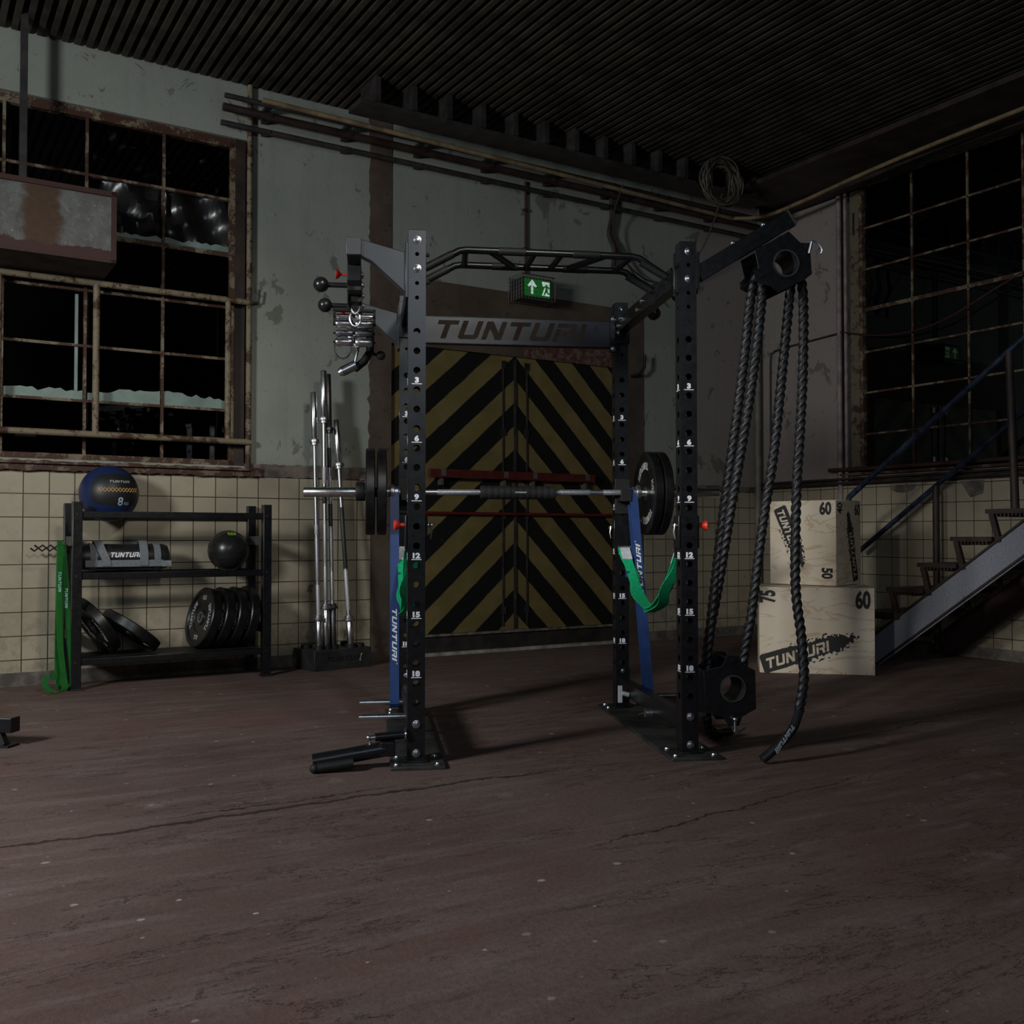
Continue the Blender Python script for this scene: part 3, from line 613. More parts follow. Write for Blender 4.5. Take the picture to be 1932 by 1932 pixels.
# wavy hooks and green band on the left side
for y, zz in ((0.06, .865), (.27, .845)):
    q = MB(); q.tube([(-.028-.022*k, y, zz+(.012 if k % 2 else -.006)) for k in range(10)], .006, 8); q.build('band_hook', blkm, sh)
gb = thing('resistance_band', 'long green resistance band hanging from a hook on the left of the storage rack', 'exercise band', SH @ TR(-.062, .03, 0))
bw = (.042, .004, 0)
q = MB(); q.strip(smoothpath([(.02, -.03, .02), (.04, -.05, .03), (.042, -.035, .12), (.02, -.03, .35), (.006, -.025, .62), (-.008, -.01, .84), (-.006, .03, .878), (-.012, .07, .84), (-.014, .075, .5), (-.012, .07, .15), (-.02, .06, .03), (-.005, .04, .01), (.01, .0, .004), (.02, -.03, .02)], .03), (.031, .012, 0), .006); q.build('strand', green, gb)
q = MB(); q.strip(smoothpath([(-.03, -.05, .875), (-.034, -.058, .82), (-.038, -.065, .55), (-.03, -.07, .3), (-.012, -.075, .12), (-.002, -.08, .03), (-.02, -.085, .012), (-.075, -.09, .01), (-.11, -.075, .05), (-.10, -.05, .1), (-.065, -.03, .105), (-.04, -.02, .08), (-.036, -.01, .4), (-.03, -.005, .86), (-.03, -.03, .882), (-.03, -.05, .875)], .03), (.031, .012, 0), .006); q.build('strand', green, gb)
for x, z, y in ((-.036, .66, -.07), (.005, .56, -.036)): q = MB(); addlogo(q, .016, TR(x, y, z) @ RX(90) @ RZ(-90), .0012, fit=.125); q.build('logo', simple('mint_print', (.3, .6, .52), .6), gb)
# ------------------------------------------------------------------ barbell stand
ST = RM @ TR(-1.815, -.355, 0) @ RZ(9)
sd = thing('barbell_stand', 'low black box stand holding upright barbells by the tiled wall', 'stand', ST)
q = MB(); q.bx(0, .46, 0, .30, 0, .14); q.build('box', simple('black_block', (.022, .022, .022), .5, 0, .3, 14), sd, bevel=.004)
holes = [(.0795, .0735), (.141, .084), (.204, .094), (.3226, .055), (.06, .22), (.13, .205), (.21, .22), (.40, .07), (.38, .22)]
for x, y in holes:
    q = MB(); q.lathe([(.027, 0), (.038, 0), (.038, .03), (.027, .03)], TR(x, y, .135), 20, closed=True); q.build('socket', blkm, sd)
q = MB(); addlogo(q, .035, TR(.24, -.0005, .075) @ RX(90), .001, fit=.3); q.build('logo', simple('dark_emboss', (.012, .012, .012), .4), sd)
q = MB(); q.loops([[(.36, .05), (.372, .05), (.385, .1), (.373, .1)]], .001, TR(0, 0, 0) @ RX(90)); q.build('mark', greyp, sd)
def barbell(name, label, P0, P1, s0, s1, group=None, sleeve=None, shaft=None, rs=.025, knurl=(), dark=()):
    # P0 bottom, P1 top in world; s0/s1 sleeve lengths; local z along the bar
    a = (P1-P0); Lb = a.length; z = a.normalized(); x = z.orthogonal().normalized(); y = z.cross(x)
    m = M.Translation(P0) @ M((x, y, z)).transposed().to_4x4()
    o = thing(name, label, 'barbell', m, group)
    q = MB(); q.cyl((0, 0, s0), (0, 0, Lb-s1), .0142, n=16); q.build('shaft', shaft or steel, o)
    for z0, z1, c in ((0, s0, s0), (Lb-s1, Lb, Lb-s1)):
        q = MB(); q.lathe([(rs-.003, z0), (rs, z0+.004), (rs, z1-.004), (rs-.003, z1)], None, 24); sl = q.build('sleeve', sleeve or chrome, o)
        sgn = 1 if c == s0 else -1
        q = MB(); q.lathe([(.0385, c-.004), (.0395, c), (.0395, c+sgn*.014), (.03, c+sgn*.018), (.03, c+sgn*.034), (.018, c+sgn*.036)] if sgn > 0 else [(.018, c-.036), (.03, c-.034), (.03, c-.018), (.0395, c-.014), (.0395, c), (.0385, c+.004)], None, 24); q.build('collar', sleeve or steel, sl)
    for z0, z1, mt in knurl:
        q = MB(); q.lathe([(.0146, z0), (.0152, z0+.002), (.0152, z1-.002), (.0146, z1)], None, 16); q.build('knurling', mt, o)
    return o
def RP3(u, v, z): return RM @ V((u, -v, z))
gs = 'barbells standing in the block stand'
lg = simple('knurled_steel', (.46, .47, .5), .5, .8, .2, 120); dk = simple('dark_knurl', (.05, .052, .055), .5, .6, .2, 120)
lgh = simple('light_knurl', (.55, .57, .58), .55, .5, .2, 120)
barbell('barbell', 'leftmost chrome barbell in the block stand, with round bright collars', RP3(-1.748, .27, .141), RP3(-1.775, .20, 1.945), .205, .34, gs, knurl=((.47, .78, lg), (.80, .87, lgh), (.22, .45, lgh)))
barbell('barbell', 'tallest barbell in the block stand, second from the left', RP3(-1.689, .25, .141), RP3(-1.702, .20, 2.105), .28, .34, gs, sleeve=None, knurl=((.34, .58, lg), (.60, .90, lg), (1.02, 1.14, dk), (1.16, 1.28, lgh)))
barbell('barbell', 'tall dark barbell close behind the tallest one in the block stand', RP3(-1.628, .23, .141), RP3(-1.655, .16, 2.09), .28, .39, gs, sleeve=dsteel, knurl=((.34, .54, lg), (.57, .84, lg), (.86, 1.02, dk), (1.04, 1.22, lgh), (1.28, 1.42, dk)))
barbell('barbell', 'shortest barbell in the block stand, rightmost and leaning left', RP3(-1.505, .25, .141), RP3(-1.582, .14, 1.768), .19, .32, gs, knurl=((.265, .55, lgh), (.56, 1.0, dk)))
# ------------------------------------------------------------------ power rack
RK = TR(-.3951, 4.1018) @ M.Rotation(.1431, 4, 'Z')
rk = thing('power_rack', 'tall black steel power rack with numbered uprights in the middle of the hall', 'power rack', RK)
W, DD = 1.156, 1.134; HW = .036; HT = 2.19
big = [1.7725-.08*k for k in range(20)]; small = [1.912, 1.972, 2.092]
def bolt(mb, p, n, r=.013, m=0):                        # domed bolt head facing n
    p = V(p); n = V(n).normalized(); m4 = M.Translation(p) @ n.to_track_quat('Z', 'Y').to_matrix().to_4x4()
    mb.lathe([(r*1.3, 0), (r*1.3, .003), (r, .004), (r*.85, .009), (r*.4, .011), (.0001, .0115)], m4, 14)
for k, (x, y) in enumerate(((0, 0), (W, 0), (W, DD), (0, DD))):
    front = y == 0
    q = MB()
    hl = [ring(0, z, .0142) for z in big]+[ring(0, z, .0085, 12) for z in small]
    for a in range(4):
        m = TR(x, y, 0) @ RZ(90*a) @ TR(0, -HW, 0) @ RX(90)
        wd = HW if a % 2 == 0 else HW-.003
        q.loops([[(-wd, .012), (wd, .012), (wd, HT), (-wd, HT)]]+hl, -.003, m)
    up = q.build('upright', blk, rk)
    q = MB(); q.bx(x-HW, x+HW, y-HW, y+HW, HT-.002, HT+.004); q.build('end_cap', blkm, up, bevel=.002)
    q = MB()
    for j in range(6):
        z = 1.5725-.24*j
        for face in ((0, -HW), (-90, -HW)):
            m = TR(x, y, z) @ RZ(face[0]) @ TR(0, face[1], 0) @ RX(90)
            text(q, str(3*(j+1)), .029, m, .0008, 1.2, .06); q.bx(-.021, .021, -.0175, -.0145, 0, .0008, mat=m)
    q.build('hole_number', white, up)
    bl = []
    if front: bl += [((x, -HW, z), (0, -1, 0)) for z in (2.15, 2.032, .168, .05)]
    else: bl += [((x, DD-HW, z), (0, -1, 0)) for z in (2.155, .21)]
    for p, n in bl:
        q = MB(); bolt(q, p, n); q.build('bolt', boltm, up)
    for z in (2.10, 1.985): q = MB(); q.cyl((x-HW-.016, y, z), (x+HW+.016, y, z), .009, n=8); q.build('nut', blkm, up)
for x in (0, W):                                          # foot plates with bolts
    q = MB(); q.bx(x-.105, x+.115, -.118, 1.24, 0, .014); bp = q.build('base_plate', blkm if False else simple('scuffed_plate', (.03, .03, .028), .5, 0, .5, 6), rk, bevel=.003)
    for y0 in (0, DD): q = MB(); q.bx(x-.05, x+.05, y0-.05, y0+.05, .013, .022); q.build('weld_plate', blk, bp, bevel=.003)
    for dx, dy in ((-.08, -.085), (.085, -.085), (-.075, .055), (.08, .055), (-.08, 1.09), (-.075, 1.19), (.085, 1.19)):
        q = MB(); bolt(q, (x+dx, dy, .014), (0, 0, 1), .011); q.build('bolt', boltm, bp)
    q = MB(); q.bx(x-.025, x+.025, HW, DD-HW, .10, .175); lr = q.build('base_rail', blk, rk, bevel=.004)
    for y0 in (HW+.004, DD-HW-.004): q = MB(); q.bx(x-.037, x+.037, y0-.004, y0+.004, .05, .23); q.build('flange', blk, lr)
    q = MB(); q.bx(x-.028, x+.028, HW, DD-HW, 2.03, 2.105); tr_ = q.build('top_rail', blk, rk, bevel=.004)
    for y0 in (HW+.004, DD-HW-.004):
        q = MB(); q.bx(x-.042, x+.042, y0-.006, y0+.006, 1.97, 2.16); q.build('flange', blk, tr_, bevel=.002)
    sgn = -1 if x else 1
    for y, z in ((.16, 2.075), (.38, 2.075), (.60, 2.085), (.68, 2.06), (1.02, 2.09), (1.06, 2.06), (1.05, 2.02)):
        q = MB(); bolt(q, (x+sgn*.028, y, z), (sgn, 0, 0), .011); q.build('bolt', boltm, tr_)
# nameplate between the rear uprights, name cut through
q = MB(); ls, Wl = logo(.098, 1., .34, .19); ls, Wl = logo(.098, .835/Wl, .34, .19)
ls = [[(p[0]+.552, p[1]+.002) for p in l] for l in ls]
q.loops([[(HW, -.071), (W-HW, -.071), (W-HW, .071), (HW, .071)]]+ls, .004, TR(0, DD-HW+.012, 2.02) @ RX(90))
q.bx(HW, W-HW, DD-HW+.008, DD-HW+.06, 1.949, 1.953); q.bx(HW, W-HW, DD-HW+.008, DD-HW+.06, 2.087, 2.091); nm = q.build('name_plate', simple('blue_grey_powder_coat', (.016, .018, .024), .36, 0, .15, 30, spec=.55), rk)
q = MB(); q.lathe([(.013, 0), (.0145, 0), (.0145, .0008), (.013, .0008)], TR(1.018, DD-HW+.0075, 2.05) @ RX(90), 20, closed=True); text(q, 'R', .02, TR(1.018, DD-HW+.0075, 2.05) @ RX(90), .0008, 1); q.build('trademark_sign', blkm, nm)
for x in (HW, W-HW):
    for z in (2.10, 1.94):
        q = MB(); bolt(q, (x+(.012 if x < .5 else -.012), DD-HW-.01, z), (0, -1, 0), .011); q.build('bolt', boltm, nm)
    q = MB(); q.bx(x-.006 if x < .5 else x-.03, x+.03 if x < .5 else x+.006, DD-HW-.01, DD-HW+.008, 1.92, 2.12); q.build('end_tab', blk, nm)
# multi grip pull-up bar
def railp(y): return [(.02, y, 2.07), (.19, y, 2.163), (.22, y, 2.168), (.955, y, 2.168), (.985, y, 2.163), (W-.02, y, 2.07)]
for y in (.14, .38):
    q = MB(); q.tube(railp(y), .0155, 14); rl = q.build('pull_up_rail', blk, rk)
    for a, c in ((.36, .48), (.69, .81)):
        q = MB(); q.lathe([(.0155, 0), (.0175, .002), (.0175, c-a-.002), (.0155, c-a)], TR(a, y, 2.168) @ RY(90), 16); q.build('grip_sleeve', blkm, rl)
    for s in (0, 1):
        a, c = (V((.045, y, 2.084)), V((.16, y, 2.147))) if s == 0 else (V((W-.16, y, 2.145)), V((W-.045, y, 2.083)))
        q = MB(); q.cyl(a, c, .0175, n=14); q.build('grip_sleeve', blkm, rl)
        q = MB(); ex_ = .028 if s == 0 else W-.036; q.bx(ex_, ex_+.008, y-.04, y+.04, 2.02, 2.115); q.build('end_flange', blk, rl)
for a, c in ((.215, .235), (.32, .46), (.52, .52), (.64, .635), (.84, .71), (.955, .935)):
    q = MB(); q.cyl((a, .14, 2.168), (c, .38, 2.168), .0145, n=12); q.build('cross_grip', blk, rk)
# J-cups that carry the barbell
BZ = 1.160; BY = 1.045
for x in (0, W):
    q = MB(); q.bx(x-.042, x+.042, DD-HW-.01, DD-HW-.002, 1.05, 1.24); q.bx(x-.03, x+.03, BY-.03, DD-HW-.008, 1.115, 1.138); q.bx(x-.03, x+.03, BY-.04, BY-.028, 1.115, 1.18); q.build('j_cup', blkm, rk, bevel=.003)
# strap brackets with red pull knobs
for x, s in ((0, -1), (W, 1)):
    for y, f in ((0, 1), (DD, -1)):
        q = MB(); q.bx(x-.044, x+.044, y+f*HW, y+f*(HW+.008), .84, 1.02); q.bx(x+s*(HW+.002), x+s*(HW+.01), y-.03, y+f*(HW+.008), .88, 1.02); q.bx(x-s*(HW+.002), x-s*(HW+.01), y-.03, y+f*(HW+.008), .88, 1.02)
        q.bx(x-.025, x+.025, y+f*HW, y+f*(HW+.05), .868, .878); br = q.build('strap_bracket', blk, rk, bevel=.002)
        q = MB(); q.cyl((x-.034, y+f*(HW+.045), .872), (x+.034, y+f*(HW+.045), .872), .01, n=12); q.build('strap_pin', steel, br)
        q = MB(); m = TR(x+s*(HW+.01), y, .978) @ RY(90*s)
        q.lathe([(.008, 0), (.008, .02), (.014, .024), (.021, .034), (.022, .04), (.015, .046), (.0001, .047)], m, 18)
        if f > 0: q.build('pull_knob', red, br)
        q = MB(); q.cyl((x-s*(HW+.01), y, .978), (x-s*(HW+.03), y, .978), .009, n=12); q.tube([(x-s*(HW+.02), y-.01, .985), (x-s*(HW+.026), y-.014, .95), (x-s*(HW+.02), y-.012, .92)], .004, 8); q.build('locking_pin', chrome, br)
# band pegs on the base rails
for s, x in ((-1, 0), (1, W)):
    for y in (.5, .9):
        q = MB(); q.cyl((x+s*.02, y, .105), (x+s*.235, y, .105), .0145, n=14); q.build('band_peg', chrome, rk)
q = MB(); q.cyl((W-.03, .86, .12), (W-.065, .86, .13), .012); q.box((W-.075, .86, .125), (.02, .014, .085)); q.build('lock_handle', simple('satin_handle', (.72, .74, .76), .55, .3, .05, 30), rk)
q = MB(); q.cyl((W-.026, .45, .10), (W-.06, .45, .10), .022, n=18); q.tube([(W-.05, .47, .10), (W-.06, .55, .075), (W-.05, .6, .05)], .005, 8); q.build('pivot_pin', steel, rk)
# accessory rail on the left
for y, s in ((0, 1), (DD, 1)):
    q = MB(); q.loops([[(-.23, 2.148), (-.075, 2.108), (-HW-.006, 2.10), (-HW-.006, 1.935), (-.06, 1.945), (-.185, 2.058), (-.235, 2.083)]], .05, TR(0, y+.025, 0) @ RX(90)); q.build('gusset_arm', simple('grey_powder_coat', (.018, .02, .023), .34, 0, .2, 12, spec=.5), rk, bevel=.003)
    q = MB(); q.bx(-HW-.012, -HW, y-.042, y+.042, 1.91, 2.14); q.build('arm_flange', blk, rk, bevel=.002)
q = MB(); q.bx(-.286, -.230, -.03, DD+.03, 2.083, 2.149); ar = q.build('accessory_rail', blk, rk, bevel=.004)
q = MB(); q.bx(-.289, -.227, -.034, -.028, 2.080, 2.152); q.build('rail_cap', simple('grey_cap', (.03, .031, .036), .45), ar, bevel=.003)
for y in (.18, .35, .55, .75):
    q = MB(); q.bx(-.288, -.228, y-.05, y+.05, 2.015, 2.083); q.build('trolley_block', blkm, ar, bevel=.003)
    q = MB(); bolt(q, (-.228, y, 2.05), (1, 0, 0), .013); q.build('bolt', boltm, ar)
for x, s, ys in ((-.258, -1, (.35, .75)), (W, 1, (.35, .75))):
    for y in ys:
        zc = 2.048 if x < 0 else 2.06; ln = .12 if x < 0 else .05
        q = MB(); q.cyl((x+s*.028, y, zc), (x+s*ln, y, zc), .0115, n=14); bg = q.build('ball_grip', blkm, rk)
        q = MB(); q.sphere((x+s*(ln+.028), y, zc), .034, 24); q.build('ball', simple('black_gloss_ball', (.012, .012, .013), .3), bg)
for y in (.18, .95):
    q = MB(); q.lathe([(.006, 0), (.006, .03), (.012, .034), (.02, .044), (.021, .05), (.0001, .054)], TR(-.286, y, 2.052) @ RY(-90), 16); q.build('pull_knob', red, ar)
# landmine at the left base
q = MB(); q.cyl((-HW, -.03, .127), (-.165, -.05, .122), .017, n=16); lm = q.build('landmine_post', blk, rk)
q = MB(); q.cyl((-.165, -.05, .122), (-.186, -.053, .122), .009, n=12); q.sphere((-.19, -.053, .122), .012, 12); q.tube([(-.18, -.055, .135), (-.19, -.056, .15)], .004, 6); q.cyl((-.186, -.055, .11), (-.186, -.056, .085), .005, n=8); q.build('ball_pin', chrome, lm)
q = MB(); q.lathe([(.0135, 0), (.028, 0), (.028, .006), (.0135, .006)], TR(-HW-.004, -.03, .127) @ RY(-90), 18, closed=True); q.build('washer', chrome, lm)
q = MB(); q.bx(-.145, -.085, -.085, -.02, .05, .108); lv = q.build('landmine_yoke', blk, rk, bevel=.004)
q = MB(); q.cyl((-.12, -.055, .077), (-.41, -.075, .038), .031, n=20); q.build('landmine_sleeve', blk, rk)
q = MB(); q.cyl((-.25, -.105, .036), (-.39, -.115, .021), .02, n=16); q.sphere((-.40, -.117, .02), .02, 14); q.build('landmine_tube', blkm, rk)
# rope trainer arm and housings
q = MB(); a0 = V((W+HW+.008, 0, 2.055)); a1 = V((1.622, 0, 2.316)); q.bar(a0, a1, .07, .07, (0, 1, 0)); arm = q.build('rope_arm', blk, rk, bevel=.003)
q = MB(); q.bx(W+HW, W+HW+.012, -.042, .042, 1.99, 2.15); q.build('arm_flange', blk, arm)
d = (a1-a0).normalized(); q = MB(); q.bar(a1, a1+d*.006, .074, .074, (0, 1, 0)); q.build('end_cap', simple('worn_edge', (.1, .1, .1), .4, .5), arm)
for t_ in (.45, .78):
    q = MB(); p = a0+(a1-a0)*t_+V((-d.z, 0, d.x))*.036; bolt(q, p, (-d.z, 0, d.x), .013); q.build('bolt', boltm, arm)
def plate_pts(raw): return [(p[0], p[1]) for p in raw]
top_pl = [(1.442, 2.158), (1.597, 2.248), (1.650, 2.200), (1.692, 2.200), (1.699, 2.094), (1.702, 2.067), (1.668, 2.040), (1.547, 1.980), (1.514, 2.006), (1.471, 2.016), (1.440, 2.030), (1.437, 2.056), (1.460, 2.082)]
def shiftp(pl, dx, dz): return [(p[0]+dx, p[1]+dz) for p in pl]
for nme, pl, hc, hr in (('rope_housing', top_pl, (1.584, 2.108), .055),
                        ('lower_rope_housing', [(1.205, .365), (1.285, .382), (1.313, .426), (1.358, .426), (1.382, .387), (1.434, .362), (1.437, .199), (1.376, .168), (1.36, .129), (1.317, .129), (1.29, .168), (1.215, .19)], (1.335, .287), .053)):
    c = hc; n = 40
    hs = None
    for y, nm_ in ((-.062, 'front_plate'), (.098, 'back_plate')):
        q = MB(); lobe = [(pl[10][0], pl[10][1])]
        q.loops([pl, ring(c[0], c[1], hr, 32)], .006, TR(0, y+.003, 0) @ RX(90))
        if hs is None: hs = q.build(nme, blk, rk, bevel=.0015)
        else: q.build(nm_, blk, hs, bevel=.0015)
    q = MB(); q.lathe([(hr*.98, -.066), (hr*1.12, -.066), (hr*1.12, .1), (hr*.98, .1)], TR(c[0], 0, c[1]) @ RX(-90), 36, closed=True); q.build('drum', simple('drum_steel', (.03, .03, .03), .38, .3, .2, 30), hs)
    q = MB(); q.lathe([(hr*.97, 0), (hr*1.06, 0), (hr*1.06, .003), (hr*.97, .003)], TR(c[0], -.066, c[1]) @ RX(90), 36, closed=True); q.build('rim', simple('worn_rim', (.16, .16, .16), .35, .8), hs)
    for px, pz in ((1.475, 2.05), (1.655, 2.17)) if nme == 'rope_housing' else ((1.336, .405), (1.338, .148)): q = MB(); q.cyl((px, -.07, pz), (px, .105, pz), .009, n=10); q.build('spacer', blk, hs)
    if nme == 'rope_housing':
        q = MB(); q.bx(1.45, 1.67, .0, .09, 2.20, 2.215, mat=M.Identity(4)); 
        q = MB(); q.cyl((1.68, -.08, 2.15), (1.69, -.085, 2.20), .007, n=10); q.tube(smoothpath([(1.69, -.085, 2.205), (1.715, -.088, 2.195), (1.735, -.09, 2.165), (1.728, -.088, 2.15)], .01), .0035, 6); q.build('locking_pin', chrome, hs)
    else:
        q = MB(); q.cyl((1.338, -.075, .165), (1.338, -.078, .11), .006, n=10); q.tube([(1.33, -.078, .11), (1.355, -.08, .105), (1.39, -.06, .12)], .004, 6); q.sphere((1.338, -.078, .16), .011, 10); q.build('locking_pin', chrome, hs)
        q = MB(); q.bx(W+HW, 1.215, -.062, .1, .19, .365); q.build('mount_plate', blk, hs)
# ------------------------------------------------------------------ barbell on the rack with plates
BO = lambda x, y, z: RK @ V((x, y, z))
barbell('barbell', 'long chrome barbell resting across the hooks of the power rack', BO(-.522, BY, BZ-.004), BO(1.677, BY, BZ+.006), .443, .443, knurl=((.49, .62, lg), (.68, .9, lg), (1.3, 1.49, lg), (1.56, 1.7, lg)))
AX = RK @ TR(0, BY, BZ) @ RY(90)
gq = 'bumper plates loaded on the racked barbell'
pr = bumper('bumper_plate', 'outer black bumper plate on the left end of the racked barbell', .2225, .047, AX @ TR(0, 0, -.186), gq)
dup(pr, AX @ TR(0, 0, -.128) @ RZ(40), 'inner black bumper plate on the left end of the racked barbell', gq)
dup(pr, AX @ TR(0, 0, 1.286) @ RZ(75), 'inner lettered bumper plate on the right end of the racked barbell', gq)
dup(pr, AX @ TR(0, 0, 1.340) @ RZ(10), 'outer bumper plate on the right end of the racked barbell', gq)
cl = thing('barbell_clamp', 'black clamp collar outside the left plates of the racked barbell', 'clamp', AX @ TR(0, 0, -.235))
q = MB(); q.lathe([(.026, -.024), (.046, -.024), (.048, -.02), (.048, .02), (.046, .024), (.026, .024)], None, 28, closed=True); q.build('ring', blkm, cl)
q = MB(); q.box((-.048, 0, 0), (.02, .03, .04)); q.build('lever', blkm, cl, bevel=.003)
q = MB(); q.box((-.059, 0, 0), (.004, .012, .012)); q.build('release_button', red, cl)
pd = thing('bar_pad', 'black quilted foam pad wrapped round the middle of the racked barbell', 'pad', AX @ TR(0, 0, .582))
q = MB(); n = 60; prof = [(.0155, -.2)]
for i in range(n+1): prof.append((.034+.0022*abs(sin(i*pi/5)), -.198+.396*i/n))
prof.append((.0155, .2)); q.lathe(prof, None, 28); q.build('foam', simple('black_foam', (.014, .014, .014), .7, 0, .3, 50, .3), pd)
q = MB(); q.loops([[(-.03, -.004), (.03, -.004), (.03, .004), (-.03, .004)]], .001, TR(.0, -.0372, .01) @ RX(90) @ RZ(90)); q.build('print', greyp, pd)
# ------------------------------------------------------------------ blue bands, safety straps
def band(name, label, x0, x1, zlog, flip, w=.045):
    o = thing(name, label, 'exercise band', RK @ TR(x0, .97, .09))
    lx = x1-x0; q = MB(); top = BZ-.09; r = .018
    f = [(lx, -.085, .0), (lx*.5, -.03, top*.5), (0, .055, top)]
    P = []
    P += [V((lx*(1-t), -.095+(.145)*t, .01+(top-.01)*t)) for t in [i/30 for i in range(31)]]
    P += [V((0, .075+.026*cos(a), top+.027*sin(a))) for a in [pi-.3-i*(pi-.6)/8 for i in range(9)]]
    P += [V((lx*t, .1-.145*t, top-(top-.01)*t)) for t in [i/30 for i in range(31)]]
    P += [V((lx, -.07+.018*cos(a), .013+.018*sin(a)-.004)) for a in [-.3-i*(pi-.6)/8 for i in range(9)]]
    q.strip(P, (w, 0, 0), .005, closed=True); q.build('loop', blue, o)
    q = MB(); t = (zlog-.09)/top; yy = -.095+.145*t-.0045; tilt = math.degrees(atan2(.145, top)); lean = math.degrees(atan2(lx, top))
    m = TR(lx*(1-t), yy, zlog-.09) @ RY(-lean) @ RX(-tilt) @ RX(90) @ RZ(-90 if not flip else 90)
    addlogo(q, .024, m, .001, fit=.27, shear=.3); q.lathe([(.0025, 0), (.0038, 0), (.0038, .001), (.0025, .001)], m @ TR(.145, .012, 0), 12, closed=True)
    q.build('logo', white, o); return o
band('resistance_band', 'blue resistance band looped from the barbell to a peg left of the rack', -.062, -.064, .44, False)
band('resistance_band', 'blue resistance band looped from the barbell to a peg right of the rack', 1.197, 1.243, .76, True)
def strapT(x, label):
    o = thing('safety_strap', label, 'strap', RK @ TR(x, DD/2, 0))
    hb = DD/2
    for k, (dz, dx, nm_) in enumerate(((0, 0, 'webbing'), (-.014, .012, 'webbing'))):
        q = MB(); P = []
        for i in range(41):
            t = -1+2*i/40; y = t*(hb-HW-.045); z = .87-(.285+dz*-1.5)*(1-abs(t)**1.7)
            P.append((dx*sin(i*.6), y, z))
        q.strip(P, (.05, 0, 0), .004); q.build(nm_, gstrap, o)
    for e in (1, -1):
        q = MB(); P = [(0, e*(hb-HW-.045-.0*j)-e*.026*j, .874-.05*j) for j in (-.1, .5, 1, 1.5)]
        P = [(0, e*(hb-HW-.045)*(1-.028*j), .873-(.285)*(1-(1-.028*j)**1.7)+.0035) for j in (0, 1, 2, 3, 4, 5)]
        q.strip(P, (.052, 0, 0), .005); q.build('sewn_end', simple('white_label', (.6, .63, .66), .6), o)
    q = MB(); q.box((-.02, hb*.62, .735), (.012, .03, .03)); q.build('tag', blue, o)
    return o
strapT(W, 'green webbing safety strap sagging between the right uprights of the rack')
strapT(-.022, 'green webbing safety strap between the left uprights of the rack, mostly edge on')
# ------------------------------------------------------------------ ropes
def ropemesh(q, pts, r=.0225, pitch=.108, n=30):
    path = smoothpath(pts, .0085); pts, T, fr_ = q.frames(path); vs = []; fs = []; s = 0; k = len(pts)
    for i in range(k):
        if i: s += (pts[i]-pts[i-1]).length
        ph = 2*pi*s/pitch
        for j in range(n):
            a = 2*pi*j/n; dl = (a-ph+pi/3) % (2*pi/3)-pi/3; rr_ = r*(.46*cos(dl)+sqrt(max(0, .2916-.2116*sin(dl)**2)))
            vs.append(pts[i]+(fr_[i][0]*cos(a)+fr_[i][1]*sin(a))*rr_)
    for i in range(k-1):
        for j in range(n): fs.append((i*n+j, i*n+(j+1) % n, (i+1)*n+(j+1) % n, (i+1)*n+j))
    fs += [tuple(range(n))[::-1], tuple((k-1)*n+j for j in range(n))]
    q.add(vs, fs)
def arc(cx, cz, r, y, a0, a1, n=8): return [(cx+r*cos(radians(a0+(a1-a0)*i/n)), y, cz+r*sin(radians(a0+(a1-a0)*i/n))) for i in range(n+1)]
rp = thing('training_rope', 'endless black twisted rope looped between the upper and lower pulley housings', 'rope', RK @ TR(1.4, 0, 0))
q = MB(); y1 = .055
P = [(1.262, y1, .38), (1.30, y1, .72), (1.342, y1, 1.05), (1.398, y1, 1.42), (1.44, y1, 1.72), (1.468, y1, 1.96)]+arc(1.584, 2.108, .083, y1, 200, 0, 8)[1:]+[(1.65, y1, 1.98), (1.615, y1, 1.66), (1.572, y1, 1.29), (1.516, y1, .96), (1.47, y1, .62), (1.43, y1, .40)]+arc(1.335, .287, .081, y1, 10, -190, 8)[1:]+[(1.262, y1, .38)]
ropemesh(q, [(p[0]-1.4, p[1], p[2]) for p in P]); q.build('loop', rope_m, rp)
rq = thing('training_rope', 'black twisted rope draped over the upper housing with loose printed end by the floor', 'rope', RK @ TR(1.5, -.02, 0))
q = MB(); y2 = .012
P = [(1.47, .33, .03), (1.40, .30, .022), (1.33, .22, .05), (1.285, .14, .2), (1.275, .105, .40), (1.318, .06, .72), (1.365, .03, 1.05), (1.428, .015, 1.42), (1.475, y2, 1.72), (1.503, y2, 1.96)]+arc(1.590, 2.112, .083, y2, 195, 0, 8)[1:]+[(1.695, y2, 1.98), (1.686, 0, 1.66), (1.668, 0, 1.35), (1.648, -.01, 1.12), (1.636, -.02, .73), (1.652, -.04, .50), (1.64, -.09, .33), (1.59, -.15, .20)]
ropemesh(q, [(p[0]-1.5, p[1]+.02, p[2]) for p in P]); q.build('strand', rope_m, rq)
q = MB(); q.tube(smoothpath([(.09, -.13, .20), (.04, -.17, .13), (-.05, -.19, .055), (-.10, -.195, .02)], .02), .019, 14); en = q.build('end_sleeve', vinyl, rq)
q = MB()
e0, e1 = V((.055, -.165-.0, .165)), V((-.06, -.20, .04))
dirv = (e1-e0).normalized(); xa = dirv; za = V((0, -1, 0)); za = (za-xa*za.dot(xa)).normalized(); ya = za.cross(xa)
addlogo(q, .016, M.Translation((e0+e1)/2+za*.0145+V((-.002, 0, -.002))) @ M((xa, ya, za)).transposed().to_4x4(), .006, fit=.14); q.build('lettering', simple('silver_print', (.3, .33, .36), .5), en)
q = MB(); q.tube(smoothpath([(-.04, .34, .03), (.06, .33, .022), (-.09, .32, .022)][:1]+[(-.10, .31, .03), (-.14, .28, .045)], .02), .0205, 12); q.build('end_sleeve', vinyl, rq)
